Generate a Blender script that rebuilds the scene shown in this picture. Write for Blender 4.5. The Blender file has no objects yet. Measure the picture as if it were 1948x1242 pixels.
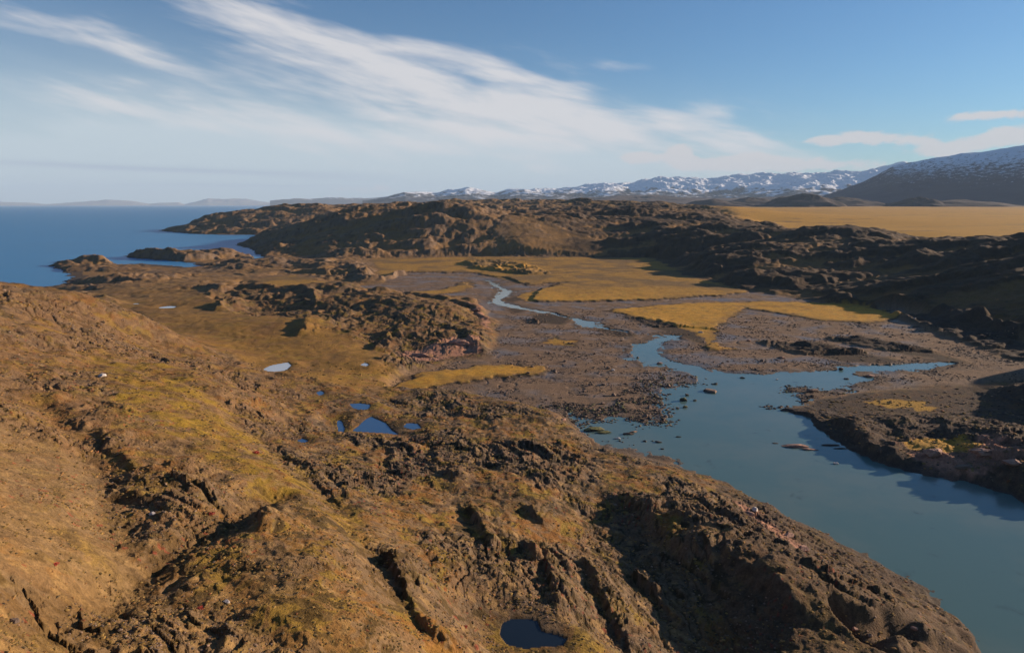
import bpy, math, time
import numpy as np
T0 = time.time()
scene = bpy.context.scene
R = math.radians

# ---------------------------------------------------------------- camera
CAM_H = 80.0
FPX = 1316.0            # focal length in photograph pixels (photo is 1948 wide)
PITCH = R(10.0)
cam_d = bpy.data.cameras.new('camera')
cam = bpy.data.objects.new('camera', cam_d)
scene.collection.objects.link(cam)
cam.location = (0, 0, CAM_H)
cam.rotation_euler = (R(90) - PITCH, 0, 0)
cam_d.sensor_width = 36.0
cam_d.lens = 36.0 * FPX / 1948.0
cam_d.clip_start = 1.0
cam_d.clip_end = 120000.0
scene.camera = cam

# ---------------------------------------------------------------- light
SUN_EL = R(12.5)
SUN_AZ = R(70.0)        # clockwise from the view direction (+Y)
sun_d = bpy.data.lights.new('sun', 'SUN')
sun_d.energy = 5.0
sun_d.angle = R(0.5)
sun_d.color = (1.0, 0.80, 0.60)
sun = bpy.data.objects.new('sun', sun_d)
scene.collection.objects.link(sun)
sun.rotation_euler = (R(90) - SUN_EL, 0, -SUN_AZ + math.pi)
sun.location = (300, 0, 400)

world = bpy.data.worlds.new('World')
scene.world = world
world.use_nodes = True
SKY_STRENGTH = 0.05
SKY_TINT = (0.62, 0.92, 1.20)
EXPOSURE = 0.98
scene.view_settings.view_transform = 'Standard'
scene.view_settings.look = 'None'
scene.view_settings.gamma = 1.0
scene.view_settings.use_curve_mapping = False
scene.view_settings.exposure = EXPOSURE
scene.cycles.volume_bounces = 0
scene.cycles.max_bounces = 4


class NB:
    """Small helper for building node expressions."""
    def __init__(self, nt):
        self.nt = nt
        self.n = nt.nodes
        self.l = nt.links

    def node(self, typ, **kw):
        nd = self.n.new(typ)
        for k, v in kw.items():
            setattr(nd, k, v)
        return nd

    def put(self, sock, v):
        if isinstance(v, (int, float)):
            sock.default_value = v
        elif isinstance(v, (tuple, list)):
            sock.default_value = v
        else:
            self.l.new(v, sock)

    def m(self, op, a, b=None, c=None, clamp=False):
        nd = self.node('ShaderNodeMath', operation=op, use_clamp=clamp)
        self.put(nd.inputs[0], a)
        if b is not None:
            self.put(nd.inputs[1], b)
        if c is not None:
            self.put(nd.inputs[2], c)
        return nd.outputs[0]

    def vec(self, x, y, z=0.0):
        nd = self.node('ShaderNodeCombineXYZ')
        self.put(nd.inputs[0], x); self.put(nd.inputs[1], y); self.put(nd.inputs[2], z)
        return nd.outputs[0]

    def noise(self, vec, scale, detail=4.0, rough=0.5, dist=0.0):
        nd = self.node('ShaderNodeTexNoise')
        self.put(nd.inputs['Vector'], vec)
        nd.inputs['Scale'].default_value = scale
        nd.inputs['Detail'].default_value = detail
        nd.inputs['Roughness'].default_value = rough
        nd.inputs['Distortion'].default_value = dist
        return nd.outputs['Fac']

    def ss(self, x, lo, hi):
        nd = self.node('ShaderNodeMapRange', interpolation_type='SMOOTHSTEP')
        self.put(nd.inputs[0], x)
        self.put(nd.inputs[1], lo); self.put(nd.inputs[2], hi)
        nd.inputs[3].default_value = 0.0
        nd.inputs[4].default_value = 1.0
        return nd.outputs[0]

    def mixc(self, fac, a, b, mode='MIX'):
        nd = self.node('ShaderNodeMix', data_type='RGBA', blend_type=mode)
        self.put(nd.inputs[0], fac)
        self.put(nd.inputs[6], a if not isinstance(a, tuple) else a)
        self.put(nd.inputs[7], b)
        return nd.outputs[2]


def build_world():
    nt = world.node_tree
    nt.nodes.clear()
    b = NB(nt)
    out = b.node('ShaderNodeOutputWorld')
    bg = b.node('ShaderNodeBackground')
    sky = b.node('ShaderNodeTexSky', sky_type='NISHITA')
    sky.sun_disc = False
    sky.sun_elevation = SUN_EL
    sky.sun_rotation = SUN_AZ
    sky.altitude = 50
    sky.air_density = 1.0
    sky.dust_density = 0.3
    sky.ozone_density = 2.5
    tc = b.node('ShaderNodeTexCoord')
    sep = b.node('ShaderNodeSeparateXYZ')
    b.l.new(tc.outputs['Generated'], sep.inputs[0])
    X, Y, Z = sep.outputs
    az = b.m('ARCTAN2', X, Y)                     # 0 straight ahead, + right
    el = b.m('ARCSINE', Z)
    # helpers in (azimuth, elevation) radians of the sky itself

    def px2ae(px, py):
        u = (px - 974) / FPX; v = -(py - 621) / FPX
        dy = math.cos(PITCH) + v * math.sin(PITCH); dz = -math.sin(PITCH) + v * math.cos(PITCH)
        return math.atan2(u, dy), math.atan2(dz, math.hypot(u, dy))

    # wisps: noise in stretched coordinates along the drift of the cirrus
    def streak(ang, sx, sy, scale, detail, rough, off, dist=0.0):
        c, s = math.cos(ang), math.sin(ang)
        p = b.m('ADD', b.m('MULTIPLY', az, c), b.m('MULTIPLY', el, s))
        q = b.m('SUBTRACT', b.m('MULTIPLY', el, c), b.m('MULTIPLY', az, s))
        v = b.vec(b.m('MULTIPLY', p, sx), b.m('MULTIPLY', q, sy), off)
        return b.noise(v, scale, detail, rough, dist)

    warp = b.m('MULTIPLY', b.m('SUBTRACT', b.noise(b.vec(az, b.m('MULTIPLY', el, 2.5), 3.3), 4.0, 3, 0.5), 0.5), 0.10)
    elw = b.m('ADD', el, warp)

    def blob(px, py, rx, ry, slope, gain, w=0.5):
        """soft elongated patch of cloud; sizes in photo pixels, slope = rise per run downward"""
        a0, e0 = px2ae(px, py)
        th = math.atan(slope)
        c, s = math.cos(th), math.sin(th)
        da = b.m('SUBTRACT', az, a0)
        de = b.m('SUBTRACT', b.m('ADD', el, b.m('MULTIPLY', warp, w)), e0)
        p = b.m('DIVIDE', b.m('SUBTRACT', b.m('MULTIPLY', da, c), b.m('MULTIPLY', de, s)), rx / FPX)
        q = b.m('DIVIDE', b.m('ADD', b.m('MULTIPLY', de, c), b.m('MULTIPLY', da, s)), ry / FPX)
        d2 = b.m('ADD', b.m('MULTIPLY', p, p), b.m('MULTIPLY', q, q))
        return b.m('MULTIPLY', b.m('EXPONENT', b.m('MULTIPLY', d2, -1.0)), gain)

    def total(lst):
        r = lst[0]
        for x in lst[1:]:
            r = b.m('ADD', r, x)
        return r

    s1 = streak(R(-12), 1.0, 5.0, 4.5, 5, 0.52, 0.0, 0.35)
    s2 = streak(R(-7), 1.0, 7.0, 7.0, 5, 0.52, 5.0, 0.3)
    s3 = streak(R(-18), 1.0, 7.0, 6.0, 5, 0.52, 9.0, 0.4)
    s4 = streak(R(-15), 1.0, 14.0, 14.0, 5, 0.65, 2.0, 0.15)
    wis = b.m('ADD', b.m('ADD', b.m('MULTIPLY', s1, 0.54), b.m('MULTIPLY', s4, 0.06)), b.m('ADD', b.m('MULTIPLY', s2, 0.24), b.m('MULTIPLY', s3, 0.18)))
    cir = total([
        blob(540, 60, 330, 42, 0.30, 1.0),
        blob(610, 30, 120, 34, 0.30, 0.7),
        blob(800, 128, 260, 40, 0.20, 1.1),
        blob(930, 122, 110, 22, 0.17, 1.0),
        blob(1080, 205, 300, 42, 0.19, 1.2),
        blob(720, 170, 300, 34, 0.16, 0.8),
        blob(1200, 240, 150, 30, 0.18, 0.9),
        blob(900, 235, 420, 38, 0.10, 1.1),
        blob(560, 240, 420, 40, 0.06, 0.8),
        blob(1000, 290, 420, 40, 0.06, 1.0),
        blob(60, 45, 190, 20, 0.17, 0.9),
        blob(130, 140, 300, 26, 0.12, 0.40),
        blob(430, 118, 70, 16, 0.15, 0.7),
        blob(300, 60, 260, 40, 0.30, 0.5),
        blob(1345, 215, 95, 15, -0.01, 1.25, 0.25),
        blob(1385, 242, 40, 8, 0.15, 0.5, 0.2),
        blob(1205, 130, 60, 15, 0.0, 0.75, 0.25),
        blob(1265, 125, 40, 7, 0.0, 0.4, 0.25),
        blob(975, 78, 60, 13, 0.25, 0.6),
    ])
    veil = total([
        blob(250, 350, 900, 115, 0.0, 0.95, 0.2),
        blob(900, 300, 420, 75, 0.06, 0.55, 0.2),
        blob(100, 200, 600, 130, 0.05, 0.30, 0.2),
        blob(1150, 330, 300, 50, 0.05, 0.30, 0.2),
    ])
    dens = b.m('MULTIPLY', b.ss(b.m('ADD', b.m('MULTIPLY', cir, 0.36), b.m('MULTIPLY', b.m('SUBTRACT', wis, 0.5), 3.8)), 0.20, 1.08), 0.95)
    dens = b.m('MULTIPLY', dens, b.m('MINIMUM', b.m('MULTIPLY', cir, 2.2), 1.0))
    veild = b.m('MULTIPLY', veil, b.m('ADD', 0.35, b.m('MULTIPLY', wis, 1.2)), clamp=True)
    # small cumulus low over the mountains: puffy noise
    puff = b.noise(b.vec(az, b.m('MULTIPLY', el, 1.8), 1.7), 30.0, 7, 0.62, 0.3)
    cum = total([
        blob(1213, 301, 32, 10, 0.0, 1.5, 0.0), blob(1291, 294, 22, 14, 0.0, 1.8, 0.0),
        blob(1307, 312, 20, 10, 0.0, 1.5, 0.0), blob(1400, 312, 80, 12, 0.0, 1.3, 0.0),
        blob(1520, 315, 130, 12, 0.02, 0.8, 0.0), blob(1440, 303, 50, 11, 0.0, 0.6, 0.0),
        blob(1625, 264, 80, 11, 0.0, 1.1, 0.0), blob(1750, 267, 35, 7, 0.0, 0.6, 0.0),
        blob(1895, 218, 70, 8, 0.0, 0.95, 0.0), blob(1850, 275, 90, 12, -0.12, 0.65, 0.0),
        blob(1925, 255, 40, 13, 0.0, 0.8, 0.0), blob(1800, 288, 30, 10, 0.0, 0.9, 0.0),
        blob(700, 360, 70, 8, 0.0, 0.6, 0.0), blob(2100, 270, 90, 25, 0.0, 0.7, 0.0),
    ])
    cumd = b.m('MULTIPLY', b.ss(b.m('ADD', cum, b.m('MULTIPLY', b.m('SUBTRACT', puff, 0.5), 2.0)), 0.25, 0.75), 0.9)
    cumd = b.m('MULTIPLY', cumd, b.m('MINIMUM', b.m('MULTIPLY', cum, 3.0), 1.0))
    # thin grey bars low over the sea
    bars = total([blob(400, 325, 230, 5, 0.01, 0.5, 0.1), blob(120, 314, 180, 4, 0.03, 0.4, 0.1),
                  blob(640, 338, 120, 6, 0.03, 0.3, 0.1), blob(420, 352, 160, 4, 0.0, 0.25, 0.1)])

    skyc = b.node('ShaderNodeMix', data_type='RGBA', blend_type='MULTIPLY')
    skyc.inputs[0].default_value = 1.0
    b.l.new(sky.outputs[0], skyc.inputs[6])
    skyc.inputs[7].default_value = (SKY_TINT[0] * SKY_STRENGTH, SKY_TINT[1] * SKY_STRENGTH, SKY_TINT[2] * SKY_STRENGTH, 1)
    col = skyc.outputs[2]
    K = 2.0 ** (-EXPOSURE)
    def C(r, g, bb):
        return (r * K, g * K, bb * K, 1)
    col = b.mixc(b.m('MINIMUM', veild, 0.88), col, C(0.60, 0.68, 0.73))
    col = b.mixc(b.m('MINIMUM', dens, 0.9), col, C(0.74, 0.72, 0.73))
    col = b.mixc(b.m('MINIMUM', bars, 0.6), col, C(0.40, 0.46, 0.58))
    col = b.mixc(cumd, col, C(0.68, 0.65, 0.65))
    b.l.new(col, bg.inputs['Color'])
    bg.inputs['Strength'].default_value = 1.0
    b.l.new(bg.outputs[0], out.inputs['Surface'])


build_world()

# ---------------------------------------------------------------- picture <-> ground
cP, sP = math.cos(PITCH), math.sin(PITCH)


def ray(px, py):
    u = (px - 974) / FPX; v = -(py - 621) / FPX
    return u, cP + v * sP, -sP + v * cP


def P(px, py, z):
    """ground point at height z seen there"""
    dx, dy, dz = ray(px, py)
    t = (z - CAM_H) / dz
    return (dx * t, dy * t, z)


def Q(px, py, Y):
    """point at distance Y ahead seen there; gives its height"""
    dx, dy, dz = ray(px, py)
    t = Y / dy
    return (dx * t, Y, CAM_H + dz * t)


def D(px, Y, z):
    return ((px - 974) / FPX * cP * Y, Y, z)


# ---------------------------------------------------------------- noise
def _hash(ix, iy, seed):
    h = (ix * np.int64(374761393) + iy * np.int64(668265263) + np.int64(seed) * np.int64(974634777)) & np.int64(0xFFFFFFFF)
    h = ((h ^ (h >> 13)) * np.int64(1274126177)) & np.int64(0xFFFFFFFF)
    return h ^ (h >> 16)


_GA = np.linspace(0, 2 * np.pi, 256, endpoint=False)
_GX = np.cos(_GA).astype(np.float32); _GY = np.sin(_GA).astype(np.float32)


def gn(x, y, seed=0):
    fx = np.floor(x); fy = np.floor(y)
    ix = fx.astype(np.int64); iy = fy.astype(np.int64)
    tx = (x - fx).astype(np.float32); ty = (y - fy).astype(np.float32)
    ux = tx * tx * tx * (tx * (tx * 6 - 15) + 10); uy = ty * ty * ty * (ty * (ty * 6 - 15) + 10)

    def g(dx, dy):
        k = (_hash(ix + dx, iy + dy, seed) & 255).astype(np.int32)
        return _GX[k] * (tx - dx) + _GY[k] * (ty - dy)
    a = g(0, 0); b_ = g(1, 0); c = g(0, 1); d = g(1, 1)
    return ((a + (b_ - a) * ux) * (1 - uy) + (c + (d - c) * ux) * uy) * 1.5   # about -1..1


def worley(x, y, seed=0):
    """distance to nearest cell point, second nearest, random id"""
    ix = np.floor(x).astype(np.int64); iy = np.floor(y).astype(np.int64)
    f1 = np.full(x.shape, 9.0, np.float32); f2 = f1.copy(); idd = np.zeros(x.shape, np.float32)
    for dx in (-1, 0, 1):
        for dy in (-1, 0, 1):
            h = _hash(ix + dx, iy + dy, seed)
            px = ix + dx + (h & 1023) / 1023.0; py = iy + dy + ((h >> 10) & 1023) / 1023.0
            d = np.hypot(px - x, py - y).astype(np.float32)
            near = d < f1
            f2 = np.where(near, f1, np.minimum(f2, d)); idd = np.where(near, ((h >> 20) & 1023) / 1023.0, idd)
            f1 = np.where(near, d, f1)
    return f1, f2, idd


def facets(x, y, seed=0):
    """broken slabs: every cell is a plane with a tilt of its own"""
    ix = np.floor(x).astype(np.int64); iy = np.floor(y).astype(np.int64)
    f1 = np.full(x.shape, 9.0, np.float32); z = np.zeros(x.shape, np.float32)
    for dx in (-1, 0, 1):
        for dy in (-1, 0, 1):
            h = _hash(ix + dx, iy + dy, seed)
            px = ix + dx + (h & 1023) / 1023.0; py = iy + dy + ((h >> 10) & 1023) / 1023.0
            ox = x - px; oy = y - py
            d = np.hypot(ox, oy)
            a = ((h >> 20) & 255) / 255.0; b_ = ((h >> 5) & 255) / 255.0
            zz = ox * (0.25 - 1.1 * a) + oy * (b_ - 0.5) * 1.3 + (a - 0.5) * 0.5     # mostly dipping east
            near = d < f1
            z = np.where(near, zz, z).astype(np.float32)
            f1 = np.where(near, d, f1).astype(np.float32)
    return z


def sm(x, lo, hi):
    t = np.clip((x - lo) / (hi - lo), 0, 1)
    return t * t * (3 - 2 * t)


def fbm(x, y, lam, octs, seed, gain=0.5, ridge=False, res=None):
    """sum of octaves from wavelength lam down; octaves finer than the local grid fade out"""
    tot = np.zeros(x.shape, np.float32); amp = 1.0; L = lam
    for o in range(octs):
        if res is None:
            w = 1.0
        else:
            w = np.clip(L / res / 2.0 - 1.0, 0, 1)
            if np.max(w) <= 0:
                break
        n = gn(x / L + 17.3 * o, y / L - 9.1 * o, seed + o * 7)
        if ridge == 2:          # rounded humps parted by creases
            n = np.sqrt(n * n + 0.006) * 2.4 - 0.72
        elif ridge:
            n = 1.0 - np.abs(n) * 2.2
        tot += (n * amp * w).astype(np.float32)
        amp *= gain; L *= 0.47
    return tot


# ---------------------------------------------------------------- height control points
CP = []
def add(*pts): CP.extend(pts)

# headland far left, dark hill, mid hill
add(P(310,440,0), Q(345,428,2150), Q(400,415,2150), Q(450,404,2200), Q(500,395,2250), Q(560,389,2300), Q(620,391,2300),
    Q(690,388,2400), P(362,446,0), P(430,447,0), P(500,447,2), Q(560,440,1900), Q(600,425,1950), Q(660,405,2050), Q(480,425,2000),
    D(400,2700,-8), D(480,3000,-8), D(560,3600,-5), D(300,2300,-8), D(640,4200,30))
add(P(452,466,0), P(480,478,0), Q(480,458,1400), Q(520,443,1450), Q(560,432,1430), Q(600,420,1400), Q(650,402,1400), Q(700,395,1450), Q(760,391,1600),
    P(500,486,2), P(560,487,2), P(640,490,3), P(700,492,4), Q(600,455,1150), Q(680,440,1180), Q(540,466,1200))
add(Q(740,425,1220), Q(800,412,1220), Q(850,403,1230), Q(890,405,1230), Q(930,418,1200), Q(960,440,1150), Q(990,465,1080),
    P(780,493,4), P(880,490,4), P(960,484,5), Q(820,450,1120), Q(880,450,1130), Q(760,455,1110), Q(780,392,1900), Q(860,396,1700), Q(930,402,1600))
# horizon country
add(Q(780,384,2800), Q(950,382,3200), Q(1100,382,3000), Q(1250,383,2800), Q(1340,388,2300), Q(860,389,2100), Q(1000,390,2100), Q(1100,391,2000), Q(1200,392,2000),
    Q(1000,387,4000), Q(1200,387,4000), Q(700,388,5500), Q(1000,387,7000), D(1300,5200,60), D(560,7000,-5), D(700,7500,40))
# right hills
add(Q(960,405,1500), Q(1000,402,1450), Q(1060,405,1400), Q(1120,408,1400), Q(1200,410,1380), Q(1270,414,1320), Q(1300,392,1750), Q(1240,394,1800), Q(1340,396,1650),
    Q(1380,412,1350), Q(1420,428,1180), Q(1450,437,1050), Q(1510,442,980), Q(1560,436,980), Q(1620,433,990), Q(1680,440,980), Q(1740,452,940),
    Q(1790,463,880), Q(1860,462,800), Q(1948,455,720), Q(2060,448,680), Q(2200,440,640), Q(2400,440,600),
    P(1060,486,4), P(1150,487,4), P(1240,488,4), P(1265,500,4), P(1310,517,3.5), P(1400,543,3), P(1480,566,3), P(1600,577,3), P(1700,590,4),
    Q(1100,450,1150), Q(1200,455,1130), Q(1300,450,1080), Q(1380,470,900), Q(1450,500,760), Q(1600,500,740), Q(1750,510,650), Q(1700,550,560), Q(1860,520,570),
    Q(1948,520,520), Q(1860,575,480), Q(2060,520,500), P(1300,487,6), Q(1350,505,800))
add(P(1800,600,5), P(1900,620,6), P(1948,640,5), P(2050,640,8), P(2150,660,12), P(2300,650,20))
# plain behind
for px_ in (1600, 1750, 1950, 2250, 2600):
    add(Q(px_, 440, 1300), Q(px_, 420, 1750), Q(px_, 405, 2600), Q(px_, 396, 4000), Q(px_, 391.3, 5500), Q(px_, 389.8, 7000))
add(Q(1420,429,1500), Q(1440,420,1750), Q(1410,405,2600), Q(1400,396,4000), Q(1400,391.3,5500), Q(1400,389.8,7000), Q(1500,441,1250), Q(1500,420,1750), D(1620,1150,20), D(1700,1150,20), D(1800,1120,20), D(1900,1050,20), D(1948,1000,21), D(2200,1000,22), D(2700,1100,22))
# coast left
add(P(100,545,1), P(142,531,0), P(96,506,0), P(125,497,0), Q(150,489,960), Q(185,486,950), Q(215,495,930), P(120,520,0), P(300,503,0), P(237,488,0),
    Q(280,475,1080), Q(340,478,1060), Q(400,480,1050), Q(440,486,1040), P(360,499,0.5), P(370,509,1), P(480,505,4), P(560,508,3), P(420,500,5), Q(400,512,860), P(200,530,5), Q(180,512,840),
    Q(300,520,740), P(450,525,3), P(200,550,6), P(300,545,6), P(400,545,6))
# sea side
add(D(0,900,-8), D(0,1500,-8), D(-300,700,-8), D(100,1300,-8), D(200,3000,-8), D(-400,3000,-8), D(0,6500,-8), D(-500,500,-6), D(300,1500,-8), D(60,620,-3),D(350,6000,-8))
# near grass flat and knolls left-middle
add(P(300,600,9), P(360,590,8), P(400,620,9), P(500,640,8), P(600,650,7), P(680,640,6), P(720,690,6), P(600,700,7), P(520,700,7.5), P(450,680,10), P(640,720,8), P(430,590,7),
    Q(440,556,560), Q(480,550,555), Q(530,557,540), Q(575,565,520), P(480,590,7), P(560,600,7), P(540,548,5), P(480,540,5),
    Q(600,560,520), Q(650,556,520), Q(740,558,510), Q(800,564,500), Q(860,572,490), Q(900,585,480), P(930,600,2), P(941,625,1), P(940,650,1),
    Q(620,600,450), Q(700,600,440), Q(780,610,420), Q(860,620,400), Q(870,645,382), Q(760,665,370), P(720,672,5.5), P(800,682,2), P(900,680,1.2), Q(600,610,460),
    P(620,548,3.5), P(720,548,3), P(840,560,2))
add(Q(640,507,800), Q(700,503,800), Q(745,512,780), P(620,520,4), P(700,530,3), P(770,524,1.5), P(560,530,3.5), P(560,548,3.5))
# tidal plain
for px, py in ((820,525),(900,525),(960,545),(1000,600),(1100,590),(1200,580),(1300,600),(1400,620),(1500,610),(1600,640),(1700,650),(1800,650),(1000,660),(1100,680),(1200,720),(1000,740),
               (1100,740),(1300,680),(1400,690),(1500,690),(1700,720),(1850,700),(1948,700),(2100,720),(950,745),(1050,770),(860,530),(1150,540),(1250,550),(1000,510),(1100,500),(1350,560)):
    add(P(px, py, 1.5))
add(P(780,730,2.5), P(900,700,2), P(760,745,4), P(850,735,2.5))
# estuary
for px, py in ((1200,830),(1300,860),(1450,900),(1600,980),(1700,950),(1800,1100),(1900,1000),(1948,1150),(1450,760),(2100,1100),(2100,1400),(2400,1200)):
    add(P(px, py, -3))
# right bank
add(P(1505,741,0.5), Q(1560,745,306), Q(1620,738,306), Q(1700,735,305), Q(1800,735,300), Q(1900,725,310), P(1540,780,1), Q(1600,780,265), Q(1700,790,252), Q(1760,800,240), Q(1800,830,222),
    Q(1850,835,215), Q(1900,850,205), Q(1948,860,195), P(1640,868,0.5), P(1800,908,0.5), P(1948,955,0.5), Q(1948,780,260), Q(2050,780,260), Q(2100,860,200), P(2100,1005,0.5),
    D(2150,200,8), D(2100,265,11), D(2250,240,14), D(2200,290,16), D(2400,260,20), D(2250,340,18), D(2500,300,20), D(2700,240,16), D(2100,340,10), Q(1980,735,300))
# foreground left hill
add(Q(0,543,300), Q(50,546,302), Q(100,550,305), Q(174,565,310), Q(230,582,312), Q(275,602,315), Q(300,628,300), Q(-150,520,290), Q(-400,480,280), D(-100,420,14), D(50,400,14), D(170,400,11), D(250,380,10), D(-400,420,12),
    P(50,620,40), P(150,620,34), P(230,640,27), P(60,700,38), P(150,710,34), P(230,700,29), P(330,680,20), P(290,650,22), P(0,760,42), P(100,770,38.5), P(-200,700,52), P(-200,900,56),
    P(0,860,46), P(120,850,41), P(200,880,39), P(100,950,46), P(220,1000,42), P(0,1000,51), P(250,1085,43), P(120,1080,48), P(0,1150,54), P(60,1220,51), P(200,1150,45), P(-200,1200,60))
# central spine
add(P(300,700,27), P(370,720,26), P(420,760,26), P(300,780,33), P(400,840,32), P(500,880,31), P(300,900,37), P(450,960,37), P(560,960,35), P(640,1000,35), P(700,1080,36), P(740,1200,37.5),
    P(350,1050,41), P(500,1080,41), P(300,1200,45), P(500,1200,43), P(640,1180,41), P(480,770,21), P(450,720,17), P(400,690,17), P(360,650,14))
# right of the spine
add(P(560,760,12), P(520,800,16), P(600,860,20), P(650,900,23), P(700,960,26), P(780,1040,28), P(820,1180,29), P(900,1230,28), P(640,760,10), P(700,790,9.5), P(700,830,12), P(780,810,9.5), P(850,790,7),
    P(600,745,9.5), P(900,765,5), P(980,780,5), P(1050,800,5), P(1100,840,3), P(800,870,15), P(900,850,11), P(1000,860,10), P(1100,880,8), P(1200,880,5), P(900,940,18), P(1000,940,17), P(880,1040,23),
    P(960,1100,23), P(1005,1205,21.5), P(1060,1160,21), P(950,1180,22), P(1100,960,13), P(1090,1060,17), P(1130,1180,18), P(1150,1000,11.5), P(1220,1080,12), P(1300,1160,12.5), P(1400,1242,13),
    P(1250,980,12), P(1320,1020,13.5), P(1400,1080,15), P(1500,1180,16), P(1560,1240,16.5), P(1250,905,7), P(1320,930,7), P(1440,975,6), P(1500,1020,7), P(1560,1062,8), P(1640,1110,8.5), P(1700,1140,9),
    P(1790,1200,9), P(1830,1242,9), P(1290,895,3))
# below and beside the frame
add((0,30,36), (-30,25,55), (30,40,20), (60,60,8), (0,55,30), (-60,40,64), (-90,80,62), (100,100,-2), (120,60,-3), (50,20,14), (200,60,-3))


def to_ls(x, y):
    return np.arctan2(x, y), np.log(np.hypot(x, y))


cps = np.array(CP, np.float64)
cu, cv = to_ls(cps[:, 0], cps[:, 1])
A_MIN, A_MAX = R(-46), R(60)
R_MIN, R_MAX = 24.0, 7200.0


def tps_fit(u, v, z, lam=2e-4):
    n = len(u)
    d2 = (u[:, None] - u[None]) ** 2 + (v[:, None] - v[None]) ** 2
    K = 0.5 * d2 * np.log(d2 + 1e-12) + lam * np.eye(n)
    Pm = np.c_[np.ones(n), u, v]
    A = np.block([[K, Pm], [Pm.T, np.zeros((3, 3))]])
    return np.linalg.solve(A, np.r_[z, 0, 0, 0])


W_TPS = tps_fit(cu, cv, cps[:, 2])


def tps_eval(u, v):
    out = np.full(u.shape, W_TPS[-3]) + W_TPS[-2] * u + W_TPS[-1] * v
    for i in range(len(cu)):
        d2 = (u - cu[i]) ** 2 + (v - cv[i]) ** 2
        out += W_TPS[i] * 0.5 * d2 * np.log(d2 + 1e-12)
    return out


# ---------------------------------------------------------------- outlines
def poly(pts, z=0.0):
    w = [P(p[0], p[1], p[2] if len(p) > 2 else z) for p in pts]
    return [to_ls(a, b_) for a, b_, _ in w]


RIVER = [(1085,788),(1130,800),(1180,793),(1225,806),(1257,806),(1268,786),(1252,763),(1255,746),(1290,733),(1331,726),(1312,713),(1274,700),(1255,691),(1244,694),(1230,697),
         (1208,683),(1200,669),(1201,655),(1227,652),(1274,639),(1304,636),(1287,643),(1262,653),(1248,665),(1252,672),(1274,686),(1329,697),(1353,708),(1405,711),(1461,712),(1553,707),
         (1590,704),(1596,696),(1669,695),(1706,693),(1782,689),(1828,691),(1767,702),(1675,706),(1618,707),(1626,714),(1665,722),(1614,732),(1596,741),(1571,745),(1530,735),(1502,738),
         (1500,745),(1528,757),(1530,768),(1475,777),(1535,792),(1558,815),(1590,842),(1640,868),(1700,890),(1800,910),(1890,930),(1948,960),(2100,1010),(2300,1080),(2600,1250),(2600,1700),
         (2100,1700),(1960,1500),(1900,1330),(1870,1260),(1835,1190),(1770,1130),(1690,1080),(1600,1035),(1555,1012),(1500,985),(1440,950),(1380,922),(1320,900),(1285,882),(1270,868),
         (1208,857),(1153,848),(1118,836),(1098,812)]
POOL = [(1078,604),(1100,606),(1133,614),(1128,623),(1110,622),(1092,611)]
BROOK = [(962,552),(976,554),(965,562),(952,572),(962,577),(992,584),(985,588),(955,582),(936,574),(944,563)]
STREAMS = [[(984,584),(1010,588.5),(1045,595),(1080,603.5),(1080,606),(1042,597.5),(1008,591),(980,587)], [(1130,618),(1165,626),(1195,631),(1194,633.5),(1162,629),(1128,621)],
           [(1240,637.5),(1290,638),(1290,641),(1240,640.5)], [(925,532),(945,541),(965,552),(958,555),(940,544),(924,534)]]
SEA = [(-2500,1000),(-900,760),(-300,600),(30,556),(88,549),(108,545),(138,531),(127,521),(122,514),(97,507),(104,500),(122,496),(150,493),(190,491),(217,504),(250,503),(300,504),(362,509),(385,507),(362,500),
       (308,495),(253,491),(237,487),(262,480),(320,476),(417,478),(446,480),(486,492),(503,490),(478,474),(449,466),(471,460),(495,450),(482,447),(425,447),(362,445),(301,439),(340,430),(420,415),(480,402),(490,398),(200,398),(-2500,398)]
MUD = [(640,545),(720,540),(770,518),(880,515),(960,522),(1060,530),(1160,552),(1420,552),(1600,580),(1740,592),(1820,615),(1948,648),(2150,665),(2300,690),(2300,730),(1948,722),(1850,733),(1700,738),
       (1614,745),(1480,780),(1600,950),(1280,880),(1130,850),(1095,812),(1050,785),(930,757),(870,742),(760,744),(735,735),(770,715),(850,690),(925,676),(943,650),(945,620),(925,595),(900,570),(840,562),(720,556)]
BANKGRASS = [[(1640,738),(1700,733),(1765,738),(1770,748),(1700,750)], [(1745,745),(1790,748),(1775,756),(1745,755)], [(1720,825),(1760,815),(1830,820),(1880,838),(1870,848),(1800,848),(1730,838)]]
MEADOWS = [
    ([(705,492),(880,488),(1000,488),(1150,489),(1245,490),(1300,520),(1400,547),(1425,552),(1380,558),(1250,567),(1100,571),(1000,570),(984,563),(1003,552),(1050,543),(1070,535),(1010,540),(960,530),(900,517),(770,516),(720,528)], 2.2),
    ([(1150,587),(1250,579),(1350,573),(1500,571),(1650,580),(1722,601),(1650,612),(1560,606),(1480,593),(1420,583),(1390,600),(1362,622),(1355,648),(1400,661),(1350,663),(1338,640),(1300,622),(1240,608),(1190,597)], 1.8),
    ([(738,742),(768,718),(850,698),(950,691),(1035,691),(1022,709),(930,716),(860,724),(800,740)], 2.0),
    ([(1028,652),(1055,640),(1092,646),(1085,656)], 0.9),
    ([(770,555),(850,547),(893,531),(903,541),(880,553),(820,560)], 1.8),
    ([(480,529),(560,522),(640,539),(622,553),(560,552),(500,543)], 3.5),
]
PLAIN = [(1345,391,70),(1500,390.6,70),(1900,390.6,70),(2700,390.6,70),(2700,480,20),(1950,470,20),(1800,470,20),(1620,458,20),(1500,445,27),(1415,432,33),(1370,412,43),(1345,400,54)]
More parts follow.
